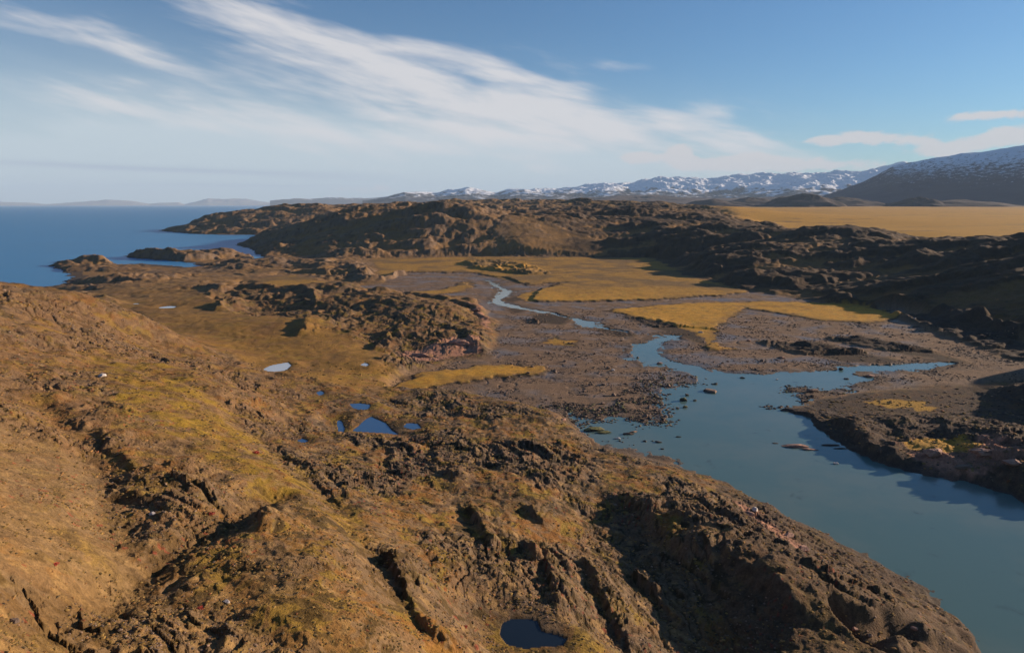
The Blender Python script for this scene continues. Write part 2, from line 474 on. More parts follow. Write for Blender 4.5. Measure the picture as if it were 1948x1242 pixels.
FLATGRASS = [(225,590),(200,560),(290,548),(400,548),(400,565),(430,588),(540,604),(600,602),(640,625),(730,652),(728,675),(760,700),(740,740),(640,735),(540,722),(440,685),(340,645),(290,625),(270,605)]
FLATS2 = [([(430,560),(420,545),(470,535),(600,535),(640,548),(620,556),(560,549),(500,545),(440,550)], 4), ([(560,515),(640,520),(620,498),(720,492),(900,488),(860,500),(760,497),(720,500),(640,502)], 3),
          ([(140,560),(190,545),(420,520),(500,505),(560,505),(480,525),(400,548),(300,556),(230,575)], 5),
          ([(690,500),(900,490),(960,470),(1010,470),(1250,486),(1250,500),(900,505)], 4)]
ROCKY = [([(1480,745),(1540,728),(1700,735),(1948,722),(2150,730),(2150,1020),(1948,960),(1700,895),(1540,800)], 4),
         ([(600,556),(740,550),(860,562),(915,578),(945,625),(925,650),(900,672),(800,688),(730,680),(740,650),(640,620),(600,600)], 8),
         ([(400,556),(450,545),(560,548),(615,570),(600,600),(480,592),(420,580)], 9),
         ([(640,500),(740,495),(790,515),(760,530),(650,522),(610,515)], 5),
         ([(250,480),(330,472),(440,482),(500,500),(470,525),(380,515),(300,502),(130,530),(95,548),(95,505),(150,485),(220,495)], 4),
         ([(1230,890,8),(1330,905,8),(1450,965,8),(1560,1050,8),(1700,1125,9),(1835,1230,9),(1700,1300,12),(1560,1180,14),(1400,1060,13),(1250,960,12)], 8),
         ([(780,860),(1000,830),(1080,800),(1130,850),(1100,900),(940,900),(820,905)], 10),
         ([(250,900),(420,890),(480,1000),(400,1040),(260,1080),(180,880)], 38), ([(0,1200),(250,1090),(480,1080),(620,1240),(300,1300),(0,1300)], 46)]
MOSS = [(160,690),(300,680),(400,715),(480,780),(540,850),(640,960),(720,1040),(700,1060),(600,1010),(500,1000),(400,960),(300,880),(210,800),(190,730)]
SLAB = [(-300,800),(60,790),(150,800),(210,900),(270,1090),(60,1180),(-300,1300)]
PINK = [[(735,672),(790,666),(840,650),(870,643),(915,645),(918,662),(880,672),(800,684),(750,682)], [(890,575),(915,585),(940,618),(930,630),(905,600)],
        [(1700,838),(1800,838),(1900,845),(1948,870),(1948,905),(1800,905),(1740,870)], [(1395,935,8),(1450,965,8),(1560,1055,8),(1540,1070,8),(1430,1000,8)]]
PONDS = [  # outline, water level
    ([(296,586),(312,583),(322,582),(337,583),(330,586),(312,586.5)], 7.5),
    ([(250,577.5),(262,577),(268,578),(258,579.5)], 7.5),
    ([(500,702),(515,695),(548,689),(555,695),(545,704),(520,709),(508,708)], 7.6),
    ([(684,694),(694,690),(702,693),(698,697)], 6.8),
    ([(600,746),(612,743),(618,749),(608,753)], 9.0),
    ([(664,768),(685,767),(705,770),(702,778),(685,780),(670,776)], 9.4),
    ([(692,800),(705,792),(718,798),(735,805),(745,818),(762,828),(735,824),(700,822),(668,820),(682,810)], 9.2),
    ([(640,800),(650,800),(656,815),(652,828),(644,824)], 9.3),
    ([(766,812),(775,804),(795,806),(802,814),(785,817)], 9.1),
    ([(563,838),(575,834),(588,838),(578,843)], 17.0),
    ([(955,1185),(972,1177),(1000,1176),(1022,1180),(1030,1200),(1060,1207),(1080,1215),(1070,1228),(1030,1230),(1000,1234),(965,1226),(950,1208)], 21.4),
]
RIDGES = [  # low dark rock ribs rising out of the mud: outline, height
    ([(1440,648),(1540,650),(1640,668),(1720,684),(1700,692),(1600,688),(1500,668)], 3.0),
    ([(1560,640),(1640,642),(1760,662),(1860,690),(1820,690),(1700,668),(1600,652)], 2.6),
    ([(1690,600),(1800,600),(1948,640),(1948,672),(1860,660),(1780,632)], 4.0),
    ([(1010,598),(1060,592),(1092,606),(1070,618),(1010,612)], 3.4),
    ([(1128,626),(1160,620),(1200,628),(1215,640),(1170,640)], 1.8),
    ([(878,500),(930,497),(1010,506),(1050,522),(1000,524),(900,512)], 4.5),
    ([(970,563),(1000,561),(1000,570),(975,574),(955,570)], 1.6),
    ([(955,586),(990,583),(1010,590),(980,596)], 1.5),
    ([(1180,600),(1260,606),(1320,622),(1345,645),(1335,655),(1290,640),(1230,618)], 1.2),
    ([(1860,640),(1948,655),(2050,680),(2000,700),(1900,680)], 2.0),
]
SCARPS = [  # foot of a west-facing rock step: line, height of the ground there, step height, width of the bench behind it
    ([(718,1020),(735,1070),(760,1120),(795,1170),(850,1250)], 33, 2.3, 7),
    ([(872,950),(900,985),(918,1045)], 21, 2.0, 6),
    ([(985,1020),(1035,1060),(1040,1120),(1045,1170)], 21, 2.4, 6),
    ([(1150,935),(1195,975),(1240,1030),(1290,1075),(1370,1110),(1440,1170),(1520,1250)], 12, 3.6, 18),
    ([(1095,1060),(1120,1110),(1160,1180),(1190,1250)], 17, 2.2, 6),
    ([(1190,1090),(1220,1130),(1260,1150)], 12, 1.5, 5),
    ([(100,790),(150,762),(210,748)], 38, 1.6, 12),
    ([(165,815),(200,850),(235,910)], 38, 1.3, 9),
    ([(540,870),(570,850),(600,845)], 18, 0.6, 7),
    ([(480,775),(500,755),(530,745)], 18, 1.5, 7),
    ([(474,1000),(480,1060)], 36, 1.6, 4),
    ([(400,590),(440,560),(480,556)], 8, 4.0, 14),
    ([(615,610),(640,585),(680,580)], 10, 4.0, 14),
    ([(700,655),(740,620),(770,612)], 8, 3.0, 14),
    ([(720,690),(745,670),(760,665)], 5, 2.5, 8),
    ([(830,610),(880,618),(900,650)], 8, 2.5, 8),
    ([(840,930),(850,905),(870,890)], 15, 1.3, 6),
    ([(620,960),(650,930),(680,935)], 25, 1.2, 5),
    ([(560,640),(580,600),(600,590)], 8, 3.0, 12),
    ([(1000,960),(1030,1000)], 17, 1.3, 5),
    ([(1560,780),(1600,800),(1660,850),(1700,870)], 5, 3.0, 12),
]


GULLIES = [([(0,1240,51),(120,1165,48),(260,1088,43),(400,1010,39),(520,935,33)], 2.0, 3.2), ([(260,1088,43),(215,960,40),(165,850,39),(70,775,38)], 1.2, 3.0),
           ([(290,700,30),(420,760,26),(520,830,28),(620,930,30),(700,1020,34),(735,1100,35)], 1.0, 3.5)]


def seg_dist(u, v, pts, closed):
    """distance to a polyline in (azimuth, ln r); also side sign (left of travel > 0) and inside test"""
    along = np.zeros(u.shape); acc = 0.0
    best = np.full(u.shape, 1e9); side = np.zeros(u.shape); inside = np.zeros(u.shape, bool)
    n = len(pts)
    for i in range(n if closed else n - 1):
        (x0, y0), (x1, y1) = pts[i], pts[(i + 1) % n]
        ex, ey = x1 - x0, y1 - y0
        t = np.clip(((u - x0) * ex + (v - y0) * ey) / (ex * ex + ey * ey + 1e-15), 0, 1)
        d = (u - x0 - t * ex) ** 2 + (v - y0 - t * ey) ** 2
        if closed:
            if y0 != y1:
                c = ((y0 > v) != (y1 > v)) & (u < (x1 - x0) * (v - y0) / (y1 - y0) + x0)
                inside ^= c
            best = np.minimum(best, d)
        else:
            cr = ex * (v - y0) - ey * (u - x0)
            nb = d < best
            side = np.where(nb, np.sign(cr), side)
            L_ = math.hypot(ex, ey)
            along = np.where(nb, acc + t * L_, along)
            acc += L_
            best = np.minimum(best, d)
    best = np.sqrt(best)
    return np.where(inside, best, -best) if closed else (best * side, np.minimum(along, acc - along))


# medium grid on which outlines are measured; looked up (with noisy offsets) for every terrain vertex
MU = np.linspace(A_MIN - 0.02, A_MAX + 0.02, 900)
MV = np.linspace(math.log(R_MIN) - 0.05, math.log(R_MAX) + 0.05, 900)
GU, GV = np.meshgrid(MU, MV)


def boxed(pts, pad, closed):
    """seg_dist restricted to the bounding box (+pad, in radians) for speed"""
    a = np.array(pts)
    i0, i1 = np.searchsorted(MU, [a[:, 0].min() - pad, a[:, 0].max() + pad])
    j0, j1 = np.searchsorted(MV, [a[:, 1].min() - pad, a[:, 1].max() + pad])
    out = np.full(GU.shape, -pad, np.float32)
    if i1 > i0 and j1 > j0:
        out[j0:j1, i0:i1] = np.clip(seg_dist(GU[j0:j1, i0:i1], GV[j0:j1, i0:i1], pts, closed), -pad, pad)
    return out


def union(lst, pad=0.06):
    r = None
    for p in lst:
        d = boxed(p, pad, True)
        r = d if r is None else np.maximum(r, d)
    return r


F = {}
F['base'] = tps_eval(GU, GV).astype(np.float32)
F['river'] = union([poly(RIVER), poly(POOL), poly(BROOK)] + [poly(p) for p in STREAMS], 2.0)
F['sea'] = union([poly(SEA)], 3.0)
F['mud'] = union([poly(MUD, 1.0)], 0.6)
mead_z = np.zeros(GU.shape, np.float32); md = None
for pts, z in MEADOWS:
    d = boxed(poly(pts, z), 0.5, True)
    if md is None:
        md = d; mead_z[:] = z
    else:
        mead_z = np.where(d > md, z, mead_z); md = np.maximum(md, d)
F['mead'] = md; F['meadz'] = mead_z
F['plain'] = union([poly(PLAIN)], 0.2)
F['flatg'] = union([poly(FLATGRASS, 8)] + [poly(p, z) for p, z in FLATS2], 0.4)
F['rocky'] = union([poly(p, z) for p, z in ROCKY], 0.3)
F['bgrass'] = union([poly(p, 6) for p in BANKGRASS], 0.2)
F['moss'] = union([poly(MOSS, 29)], 0.6)
F['slab'] = union([poly(SLAB, 46)], 0.6)
F['pink'] = union([poly(p, 3) for p in PINK], 0.15)
rib = np.full(GU.shape, -0.3, np.float32); ribh = np.full(GU.shape, 2.0, np.float32)
for pts, h in RIDGES:
    d = boxed(poly(pts, 1.0), 0.3, True)
    ribh = np.where(d > rib, h, ribh); rib = np.maximum(rib, d)
F['rib'] = rib; F['ribh'] = ribh
pond = np.full(GU.shape, -0.25, np.float32); pondz = np.full(GU.shape, 5.0, np.float32)
for pts, z in PONDS:
    d = boxed(poly(pts, z), 0.25, True)
    pondz = np.where(d > pond, z, pondz); pond = np.maximum(pond, d)
F['pond'] = pond; F['pondz'] = pondz
sc_list = []
for k, (pts, z, h, L) in enumerate(SCARPS):
    pl = poly(pts, z)
    a = np.array(pl); pad = 0.35
    d, e = seg_dist(GU, GV, pl, False)     # e: distance along the line from its nearer end
    d = d.astype(np.float32); e = e.astype(np.float32)
    far = np.hypot(GU - a[:, 0].mean(), GV - a[:, 1].mean())
    sc_list.append((d, e, h, L, a))
F['gul'] = np.full(GU.shape, 0.0, np.float32)
for pts, dep, wd_ in GULLIES:
    pl = poly(pts); d, e = seg_dist(GU, GV, pl, False)
    F['gul'] = np.maximum(F['gul'], (dep * np.exp(-(d * np.exp(GV) / wd_) ** 2)).astype(np.float32))
print('fields', round(time.time() - T0, 1))


def look(name_or_arr, u, v):
    g = F[name_or_arr] if isinstance(name_or_arr, str) else name_or_arr
    fx = np.clip((u - MU[0]) / (MU[1] - MU[0]), 0, len(MU) - 1.001)
    fy = np.clip((v - MV[0]) / (MV[1] - MV[0]), 0, len(MV) - 1.001)
    ix = fx.astype(np.int32); iy = fy.astype(np.int32)
    tx = (fx - ix).astype(np.float32); ty = (fy - iy).astype(np.float32)
    return (g[iy, ix] * (1 - tx) + g[iy, ix + 1] * tx) * (1 - ty) + (g[iy + 1, ix] * (1 - tx) + g[iy + 1, ix + 1] * tx) * ty


STR = R(20)   # strike of the rock: outcrops run away to the left
CS, SS_ = math.cos(STR), math.sin(STR)


def terrain(x, y, res=None):
    """height and masks at world points"""
    u, v = to_ls(x, y)
    r = np.hypot(x, y)
    if res is None:
        res = r * 0.0024
    M = {}
    # ragged outlines
    wa = gn(x / 22.0, y / 22.0, 11) * 3.0 + gn(x / 7.0, y / 7.0, 12) * 1.2
    wb = gn(x / 22.0, y / 22.0, 13) * 3.0 + gn(x / 7.0, y / 7.0, 14) * 1.2
    sc = np.clip(r / 350.0, 0.35, 2.5)
    uw = u + wa * sc / r; vw = v + wb * sc / r
    base = look('base', u, v).astype(np.float32)
    wc = gn(x / 3.4, y / 3.4, 15) * 1.2 + gn(x / 9, y / 9, 25) * 1.6; wd = gn(x / 3.4, y / 3.4, 16) * 1.2 + gn(x / 9, y / 9, 26) * 1.6
    river = look('river', u + (wa * 0.35 * sc + wc) / r, v + (wb * 0.35 * sc + wd * 1.3) / r) * r
    sea = look('sea', uw, vw) * r
    mud = look('mud', uw, vw) * r
    mead = look('mead', u + (wa * 0.8 * sc + wc) / r, v + (wb * 0.8 * sc + wd * 1.5) / r) * r
    plain = look('plain', uw, vw) * r
    flatg = look('flatg', uw, vw) * r
    rib = look('rib', u + wa * 0.6 / r, v + wb * 0.6 / r) * r
    pond = look('pond', u + wa * 0.06 * sc / r, v + wb * 0.06 * sc / r) * r
    pink = look('pink', uw, vw) * r
    M['moss'] = look('moss', uw, vw) * r
    M['bgrass'] = look('bgrass', u + wa * 0.4 / r, v + wb * 0.4 / r) * r
    M['slab'] = look('slab', uw, vw) * r
    # rotated coordinates along the strike
    xs = (x * CS + y * SS_); ys = (-x * SS_ + y * CS)     # xs across, ys along... stretched below
    far = sm(r, 330, 850)
    dx_ = gn(x / 28, y / 28, 17) * 9 + gn(x / 8, y / 8, 18) * 2.5; dy_ = gn(x / 28, y / 28, 19) * 9 + gn(x / 8, y / 8, 20) * 2.5
    xs = xs + dx_; ys = ys + dy_
    big = fbm(x + dx_ * 2, (y + dy_ * 2) * 1.9, 170, 2, 21, 0.5, 2, res)
    mid = fbm(xs, ys / 2.0, 36, 3, 31, 0.5, 2, res)
    fine = fbm(xs, ys / 1.7, 8.0, 3, 41, 0.55, 2, res)
    # cuesta ledges: steep faces to the west, long backs to the east
    ledge = np.zeros_like(base)
    for L_, st_, am_, sd_ in ((27.0, 6.0, 1.0, 301), (10.0, 4.0, 0.62, 311), (4.2, 3.2, 0.30, 321)):
        q = xs / L_ + 1.1 * gn(x / (L_ * 3.2), y / (L_ * 3.2), sd_) + 0.35 * gn(x / (L_ * 0.9), y / (L_ * 0.9), sd_ + 1)
        t_ = q - np.floor(q)
        pr = np.where(t_ < 0.16, sm(t_, 0, 0.16), 1 - sm(t_, 0.16, 1.0))
        am = np.clip(0.35 + 1.3 * gn(xs / (L_ * 1.3) + 7, ys / (L_ * st_ * 0.55), sd_ + 2), 0, 1.4)
        wv = np.clip(L_ / (res * 2.2) / 2 - 0.6, 0, 1)
        ledge += (pr * am * am_ * wv).astype(np.float32)
    soft_n = fbm(x + 40, y, 9.0, 4, 45, 0.55, False, res)
    tiny = fbm(x, y, 1.9, 4, 51, 0.65, False, res)
    patch = sm(gn(x / 40, y / 40, 61) + 0.5 * gn(x / 13, y / 13, 62), -0.35, 0.35)    # where bare rock breaks through
    rocky = sm(look('rocky', uw, vw) * r, -3, 6)
    rockm = np.maximum(patch, rocky)
    soft = np.maximum(sm(M['moss'], -2, 5) * (0.75), sm(M['slab'], -2, 4) * 0.85)
    soft = np.maximum(soft, sm(flatg, -4, 9) * 0.92) * (1 - rocky)
    rockm = rockm * (1 - soft)
    amp_big = 7.5 * far + 0.4
    amp_mid = 0.5 + 0.45 * far + 0.6 * sm(r, 200, 420) * rocky
    amp_fine = 0.16 + 0.22 * rockm + 0.45 * far + 0.12 * rocky
    amp_ledge = (0.35 + 0.95 * rockm + 0.4 * rocky) * (1 - 0.75 * soft) * (1 - 0.6 * sm(r, 260, 420) * (1 - rocky)) * (1 - far) + 0.38 * far
    midz = sm(r, 290, 380) * (1 - sm(r, 650, 850)) * (u < 0.28)
    amp_ledge = amp_ledge * (1 - 0.72 * midz)
    amp_fine = amp_fine * (1 - 0.1 * midz * rocky); amp_mid = amp_mid * (1 - 0.35 * midz) * (1 + 0.5 * sm(u, 0.28, 0.36) * (r < 370))
    rough = big * amp_big * (1 - 0.8 * soft) + mid * amp_mid * (1 - 0.7 * soft) + fine * amp_fine * (1 - 0.6 * soft) + tiny * (0.16 + 0.16 * rockm) * (1 - 0.4 * soft) + soft_n * 0.6 * (1 - 0.6 * sm(flatg, -4, 9)) + ledge * amp_ledge * (1 - 0.38 * (1 - far))
    # joints in the bedrock
    c1, c2, cid = worley(xs / 3.2 + 0.25 * tiny, ys / 7.0, 75)
    crack = (1 - sm(c2 - c1, 0.0, 0.16)) * rockm * (r < 380) * (1 - soft)
    rough -= crack * 0.32
    M['crack'] = crack.astype(np.float32)
    # stepped blocks
    near_ = (1 - sm(r, 420, 620)) * (1 - 0.55 * sm(r, 290, 380) * (u < 0.28))
    wq = 0.16 * tiny
    rough += (facets(xs / 6.5 + wq * .4, ys / 11.0 + wq * .4, 71) * 1.5 * near_ + facets(xs / 2.6 + wq, ys / 4.2 + wq, 72) * 0.75 * np.clip(2.6 / res / 2 - .5, 0, 1)) * rockm * (0.45 + 0.55 * rocky) * (1 - soft)
    rough += facets(x / 1.05 + wq, y / 1.3 + wq, 73) * 0.30 * np.clip(1.05 / res / 2 - .5, 0, 1) * (0.25 + 0.75 * rockm) * (1 - 0.6 * soft)
    gid = tiny
    # keep the near crests where they are
    plm = sm(plain, -40, 60)
    rough *= (1 - plm)
    shrink = sm(base, 0.0, 6.0) * 0.75 + 0.25
    h = base + rough * shrink - 10.0 * sm(r, 1100, 2300) * sm(u, -0.3, -0.12) * (1 - plm) * sm(base, 20, 50) - 4.0 * midz * rocky * sm(base, 3, 9)
    # west-facing steps
    sa = np.zeros_like(h)
    for d, e, hh, L, a in sc_list:
        dd = look(d, u + (wa * 0.35 + 0.5 * tiny) / r, v + (wb * 0.35 + 0.5 * soft_n) / r) * r
        ee = look(e, u, v) * r
        m_ = sm(ee, 0, L * 0.6)
        # right-hand side of the line of travel is the high side when it runs towards the camera
        hi = np.abs(dd)
        right = dd * SGN(a)
        w = 0.22 * L
        prof = sm(right, 0, w) * np.exp(-np.clip(right - w, 0, None) ** 2 / (L * L)) * hh * 0.72
        trough = -0.15 * hh * np.exp(-(right + 0.2 * L) ** 2 / (0.35 * L) ** 2)
        m2 = m_ * (hi < 4 * L) * np.clip(1.0 + 0.45 * gn(x / 14, y / 14, 91) + 0.2 * fine, 0.3, 1.5)
        sa += (prof + trough) * m2
    gul = look('gul', u + wa * 0.3 / r, v + wb * 0.3 / r)
    M['gul'] = gul
    h = h + sa - gul * np.clip(1 + 0.6 * soft_n, 0.2, 1.8) - gul * 0.35 * np.abs(tiny)
    # unseen ridges added east of the view to shade the hills and right bank
    s_ = 0.94 * x + 0.342 * y; p_ = -0.342 * x + 0.94 * y
    for s0, p0, hs, hp, hh in ((1420, 650, 120, 165, 205), (900, 350, 85, 55, 88), (452, 204, 42, 22, 36)):
        b_ = np.exp(-((s_ - s0) / hs) ** 4 - ((p_ - p0) / hp) ** 4)
        h = h * (1 - b_) + b_ * hh * (1 + 0.04 * mid + 0.04 * gn(x / 60, y / 60, 97))
    # tidal mud, meadows, ribs
    mudm = sm(mud, -5, 4)
    mudh = 0.55 + 0.16 * gn(x / 30, y / 30, 101) + 0.14 * gn(x / 9, y / 9, 102) + 0.05 * gn(x / 2.5, y / 2.5, 103)
    rf = sm(-river, 0, 24)
    shore_n = 0.10 + 0.30 * gn(x / 8, y / 8, 107) + 0.16 * gn(x / 3, y / 3, 108) + 0.07 * np.clip(tiny, -1, 1) + 0.25 * rf
    mudh = mudh * rf + np.maximum(shore_n, -0.12) * (1 - rf)
    # shallow runnels draining the flat
    rn = np.abs(gn(x / 26 + 0.3 * gn(x / 9, y / 9, 131), y / 26, 132))
    mudh = mudh - 0.35 * np.exp(-(rn / 0.035) ** 2) * rf
    h = h * (1 - mudm) + mudh * mudm
    mm = sm(mead + 1.6 * gn(x / 4, y / 4, 104) + 2.6 * gn(x / 10, y / 10, 114), -3.5, 2.5 + 3.0 * sm(r, 500, 800))
    mblend = sm(mead, -2.0 - 26.0 * sm(r, 600, 900), 1.2)
    mz = look('meadz', u, v) + 0.25 * gn(x / 18, y / 18, 105) + 0.1 * gn(x / 5, y / 5, 106)
    mb = np.maximum(mm, mblend * (1 - mudm))
    h = np.where(mb > 0, h * (1 - mb) + (mz - 0.5) * mb, h)
    rbm = sm(rib, -2.5, 5.0)
    rh = look('ribh', u, v) * (0.55 + 0.35 * mid + 0.35 * fine)
    h = h + np.where(rbm > 0, np.maximum(rh, 0.1) * rbm, 0)
    h = h * (1 - plm) + plm * (look('base', u, v) + gn(x / 160, y / 160, 109) * 0.8)
    # water cut
    bankk = 0.9 + 0.5 * gn(x / 12, y / 12, 111)
    cap_r = np.where(mudm > 0.5, 0.5, np.clip(-river, 0, None) * bankk + 0.02) + np.clip(-river - 25, 0, None) * 3
    h = np.where(river < 0, np.minimum(h, cap_r + 0.0), -np.minimum(0.10 + river * 0.05, 3.0) + (0.22 * np.clip(tiny, -1, 1) + 0.30 * gn(x / 5, y / 5, 112) * (mudm > 0.3)) * (river < 9))
    h = np.where((river < 0) & (h < 0.06) & (mudm < 0.5), 0.06 + 0.1 * np.abs(tiny), h)
    h = np.where((river < -5) & (sea < -5), np.maximum(h, 0.15 + 0.1 * np.abs(tiny)), h)
    cap_s = np.clip(-sea, 0, None) * 0.7 + 0.3
    h = np.where(sea < 0, np.where(sea > -30, np.minimum(np.maximum(h, 0.3), cap_s), np.minimum(h, cap_s)), -np.minimum(0.2 + sea * 0.1, 6.0))
    # ponds
    pz = look('pondz', u, v)
    pw = sm(pond, -9.0, -0.6) * (r > 60)
    pw = np.where(mudm > 0.5, sm(pond, -8, -1), pw)
    h = h * (1 - pw) + (pz + 0.12 + np.clip(-pond, 0, 9) * 0.12) * pw
    h = np.where(pond > 0, pz - 0.06 - np.minimum(pond * 0.15, 0.5), h)
    M.update(base=base, river=river, sea=sea, mudm=mudm, mm=mm, plain=plm, flatg=sm(flatg, -6, 10), rib=rbm, pond=pond, pink=pink, rockm=rockm, rocky=rocky, mead=mead,
             mid=mid, fine=fine, tiny=tiny, big=big, r=r, far=far, patch=patch, mud=mud, gid=gid)
    return h.astype(np.float32), M


def SGN(a):
    # sign so that 'right' grows towards +azimuth for a line
    du = a[-1, 0] - a[0, 0]; dv = a[-1, 1] - a[0, 1]
    # left normal of travel = (-dv, du); seg_dist is positive on that side
    return 1.0 if -dv > 0 else -1.0


# ---------------------------------------------------------------- colours of the ground itself
def lerp(c, m, col):
    m = m[..., None]
    return c * (1 - m) + np.array(col, np.float32) * m


def paint(x, y, h, M, slope):
    r = M['r']; s = x.shape
    res = r * 0.0020
    n1 = gn(x / 55, y / 55, 201); n2 = gn(x / 17, y / 17, 202); n3 = gn(x / 6, y / 6, 203)
    n4 = gn(x / 1.9, y / 1.9, 204) * np.clip(1.9 / res / 2 - .5, 0, 1); n5 = gn(x / .7, y / .7, 205) * np.clip(0.7 / res / 2 - .5, 0, 1)
    n6 = gn(x / 9, y / 9, 206); n7 = gn(x / 3.3, y / 3.3, 207) * np.clip(3.3 / res / 2 - .5, 0, 1)
    c = np.zeros(s + (3,), np.float32); c[:] = (0.185, 0.100, 0.042)                # brown heath
    c = lerp(c, sm(n1 + 0.6 * n2 + 0.3 * n3, -0.1, 0.7), (0.235, 0.125, 0.045))      # rusty grass
    c = lerp(c, sm(-n1 + 0.7 * n6 + 0.5 * n7, 0.15, 0.8) * 0.7, (0.125, 0.085, 0.035))  # olive
    c = lerp(c, sm(n6 + 0.6 * n4, 0.35, 0.8) * 0.6, (0.26, 0.16, 0.045))             # yellow tufts
    c = lerp(c, sm(n2 - n3 + 0.7 * n4, 0.3, 0.9) * 0.55, (0.17, 0.12, 0.085))        # lichen grey-brown
    # rock where it is steep or breaks through
    rk = sm(M['rockm'] * (0.75 - 0.45 * sm(r, 300, 400)) + slope * 0.9 + 0.35 * n3 + 0.25 * n7, 0.55, 1.05)
    rockc = np.zeros(s + (3,), np.float32); rockc[:] = (0.150, 0.094, 0.060)
    rockc = lerp(rockc, sm(r, 280, 420) * 0.6, (0.125, 0.080, 0.054))
    rockc = lerp(rockc, sm(n7 + n4, 0.0, 0.8) * 0.6, (0.23, 0.140, 0.085))
    rockc = lerp(rockc, sm(n3 - n4, 0.1, 0.9) * 0.7, (0.06, 0.048, 0.042))
    c = c * (1 - rk[..., None] * 0.85) + rockc * rk[..., None] * 0.85
    # dark crowberry mats
    c = lerp(c, sm(n2 * 0.6 + n7 * 0.7 + n4 * 0.6 + 0.2 * M['rockm'], 0.40, 0.75) * 0.8 * (1 - M['plain']) * (1 - 0.6 * M['flatg']), (0.045, 0.034, 0.024))
    c = lerp(c, sm(n3 * 0.7 - n7 * 0.6 + n4 * 0.5, 0.35, 0.75) * 0.5 * (1 - M['flatg']), (0.30, 0.20, 0.12))
    c = lerp(c, sm(n6 * 0.6 - n4 * 0.8 - n1 * 0.3, 0.45, 0.8) * 0.6, (0.20, 0.085, 0.035))
    # mosaic of heath, moss, lichen and bare stone
    wx = x + 2.2 * n6 + 0.8 * n7; wy = y + 2.2 * n3 + 0.8 * n4
    nearm = (1 - sm(r, 450, 850)) * (1 - 0.35 * M['flatg'])
    m1 = gn(wx / 7.5, wy / 9.0, 221); m2 = gn(wx / 3.1, wy / 4.0, 222); m3 = gn(wx / 1.25, wy / 1.6, 223) * np.clip(1.25 / res / 2 - .5, 0, 1); m4 = gn(wx / 12, wy / 15, 224)
    c = lerp(c, nearm * sm(m1 + 0.7 * m2 + 0.4 * m3, 0.12, 0.34) * 0.70, (0.250, 0.168, 0.030))
    c = lerp(c, nearm * sm(m4 - 0.8 * m2 + 0.5 * m3, 0.22, 0.42) * 0.72, (0.245, 0.105, 0.032))
    c = lerp(c, nearm * (1 - 0.6 * sm(r, 300, 400)) * sm(-m1 + 0.8 * m3 + 0.5 * M['rockm'] + 0.8 * slope, 0.35, 0.62) * 0.65, (0.150, 0.112, 0.084))
    c = lerp(c, nearm * sm(m2 + 0.9 * m3 - 0.6 * m4, 0.34, 0.52) * 0.85, (0.036, 0.028, 0.018))
    c = lerp(c, nearm * sm(-m2 + 0.9 * n4 - 0.5 * m1, 0.50, 0.72) * 0.6, (0.30, 0.190, 0.085))
    c = lerp(c, M['crack'] * 0.7, (0.030, 0.022, 0.015))
    c = lerp(c, sm(M['gul'] * (1 + 0.8 * m3 + 0.6 * m2), 0.5, 1.3) * 0.55, (0.085, 0.055, 0.032))
    # left slopes are paler, tan
    leftm = sm(-x - 0.10 * y, 20, 70) * (1 - sm(r, 330, 420))
    tan = np.zeros(s + (3,), np.float32); tan[:] = (0.25, 0.13, 0.05)
    tan = lerp(tan, sm(n2 + n7 * 0.6, 0, 0.8) * 0.7, (0.19, 0.125, 0.07))
    tan = lerp(tan, sm(n3 + n4, 0.5, 1.0) * 0.5, (0.10, 0.07, 0.04))
    c = c * (1 - 0.38 * leftm[..., None]) + tan * 0.38 * leftm[..., None]
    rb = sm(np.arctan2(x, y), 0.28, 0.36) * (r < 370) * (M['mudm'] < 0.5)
    c = lerp(c, rb * 0.7, (0.080, 0.055, 0.044))  # right bank darkened in colour for the shade lying on it
    slab = sm(M['slab'], -2, 3)
    c = lerp(c, slab * (0.45 + 0.3 * n3), (0.25, 0.165, 0.085))
    moss = sm(M['moss'] + 7 * n3 + 5 * n2, -3, 6) * np.clip(0.75 + 0.6 * n6 + .3 * n4, 0, 1)
    c = lerp(c, moss * sm(m1 + m2 + 0.6 * m3, -0.8, 0.1) * 0.78, (0.31, 0.195, 0.022))
    fg = M['flatg'] * np.clip(0.6 + 0.5 * n2 + 0.3 * n7, 0, 1)
    c = lerp(c, fg * 0.9, (0.30, 0.165, 0.036))
    c = lerp(c, M['flatg'] * sm(gn(x / 30, y / 12, 213) + 0.5 * n3, 0.15, 0.7) * 0.6, (0.19, 0.10, 0.04))
    c = lerp(c, M['flatg'] * sm(-gn(x / 26, y / 14, 214) + 0.4 * n7, 0.3, 0.8) * 0.5, (0.27, 0.19, 0.03))
    # far hills: browner, darker
    farm = M['far'] * (1 - M['plain'])
    fc = np.zeros(s + (3,), np.float32); fc[:] = (0.190, 0.118, 0.066)
    fc = lerp(fc, sm(n1 + 0.5 * n2, -0.2, 0.6) * 0.5, (0.19, 0.11, 0.05))
    fc = lerp(fc, sm(n6 + slope * 0.8, 0.2, 0.9) * 0.6, (0.10, 0.078, 0.068))
    fc = lerp(fc, sm(n3 - 0.3 * n1, 0.2, 0.7) * 0.5, (0.055, 0.042, 0.036))
    fn1 = gn(x / 14, y / 22, 241); fn2 = gn(x / 5.5, y / 9, 242); fn3 = gn(x / 35, y / 60, 243)
    fc = lerp(fc, sm(fn1 + 0.7 * fn2, 0.15, 0.45) * 0.6, (0.225, 0.135, 0.060))
    fc = lerp(fc, sm(-fn1 + 0.8 * fn2 + 0.5 * fn3, 0.30, 0.55) * 0.7, (0.050, 0.037, 0.030))
    fc = lerp(fc, sm(fn3 - fn2 + 0.8 * slope, 0.45, 0.75) * 0.5, (0.20, 0.150, 0.120))
    c = c * (1 - 0.75 * farm[..., None]) + fc * 0.75 * farm[..., None]
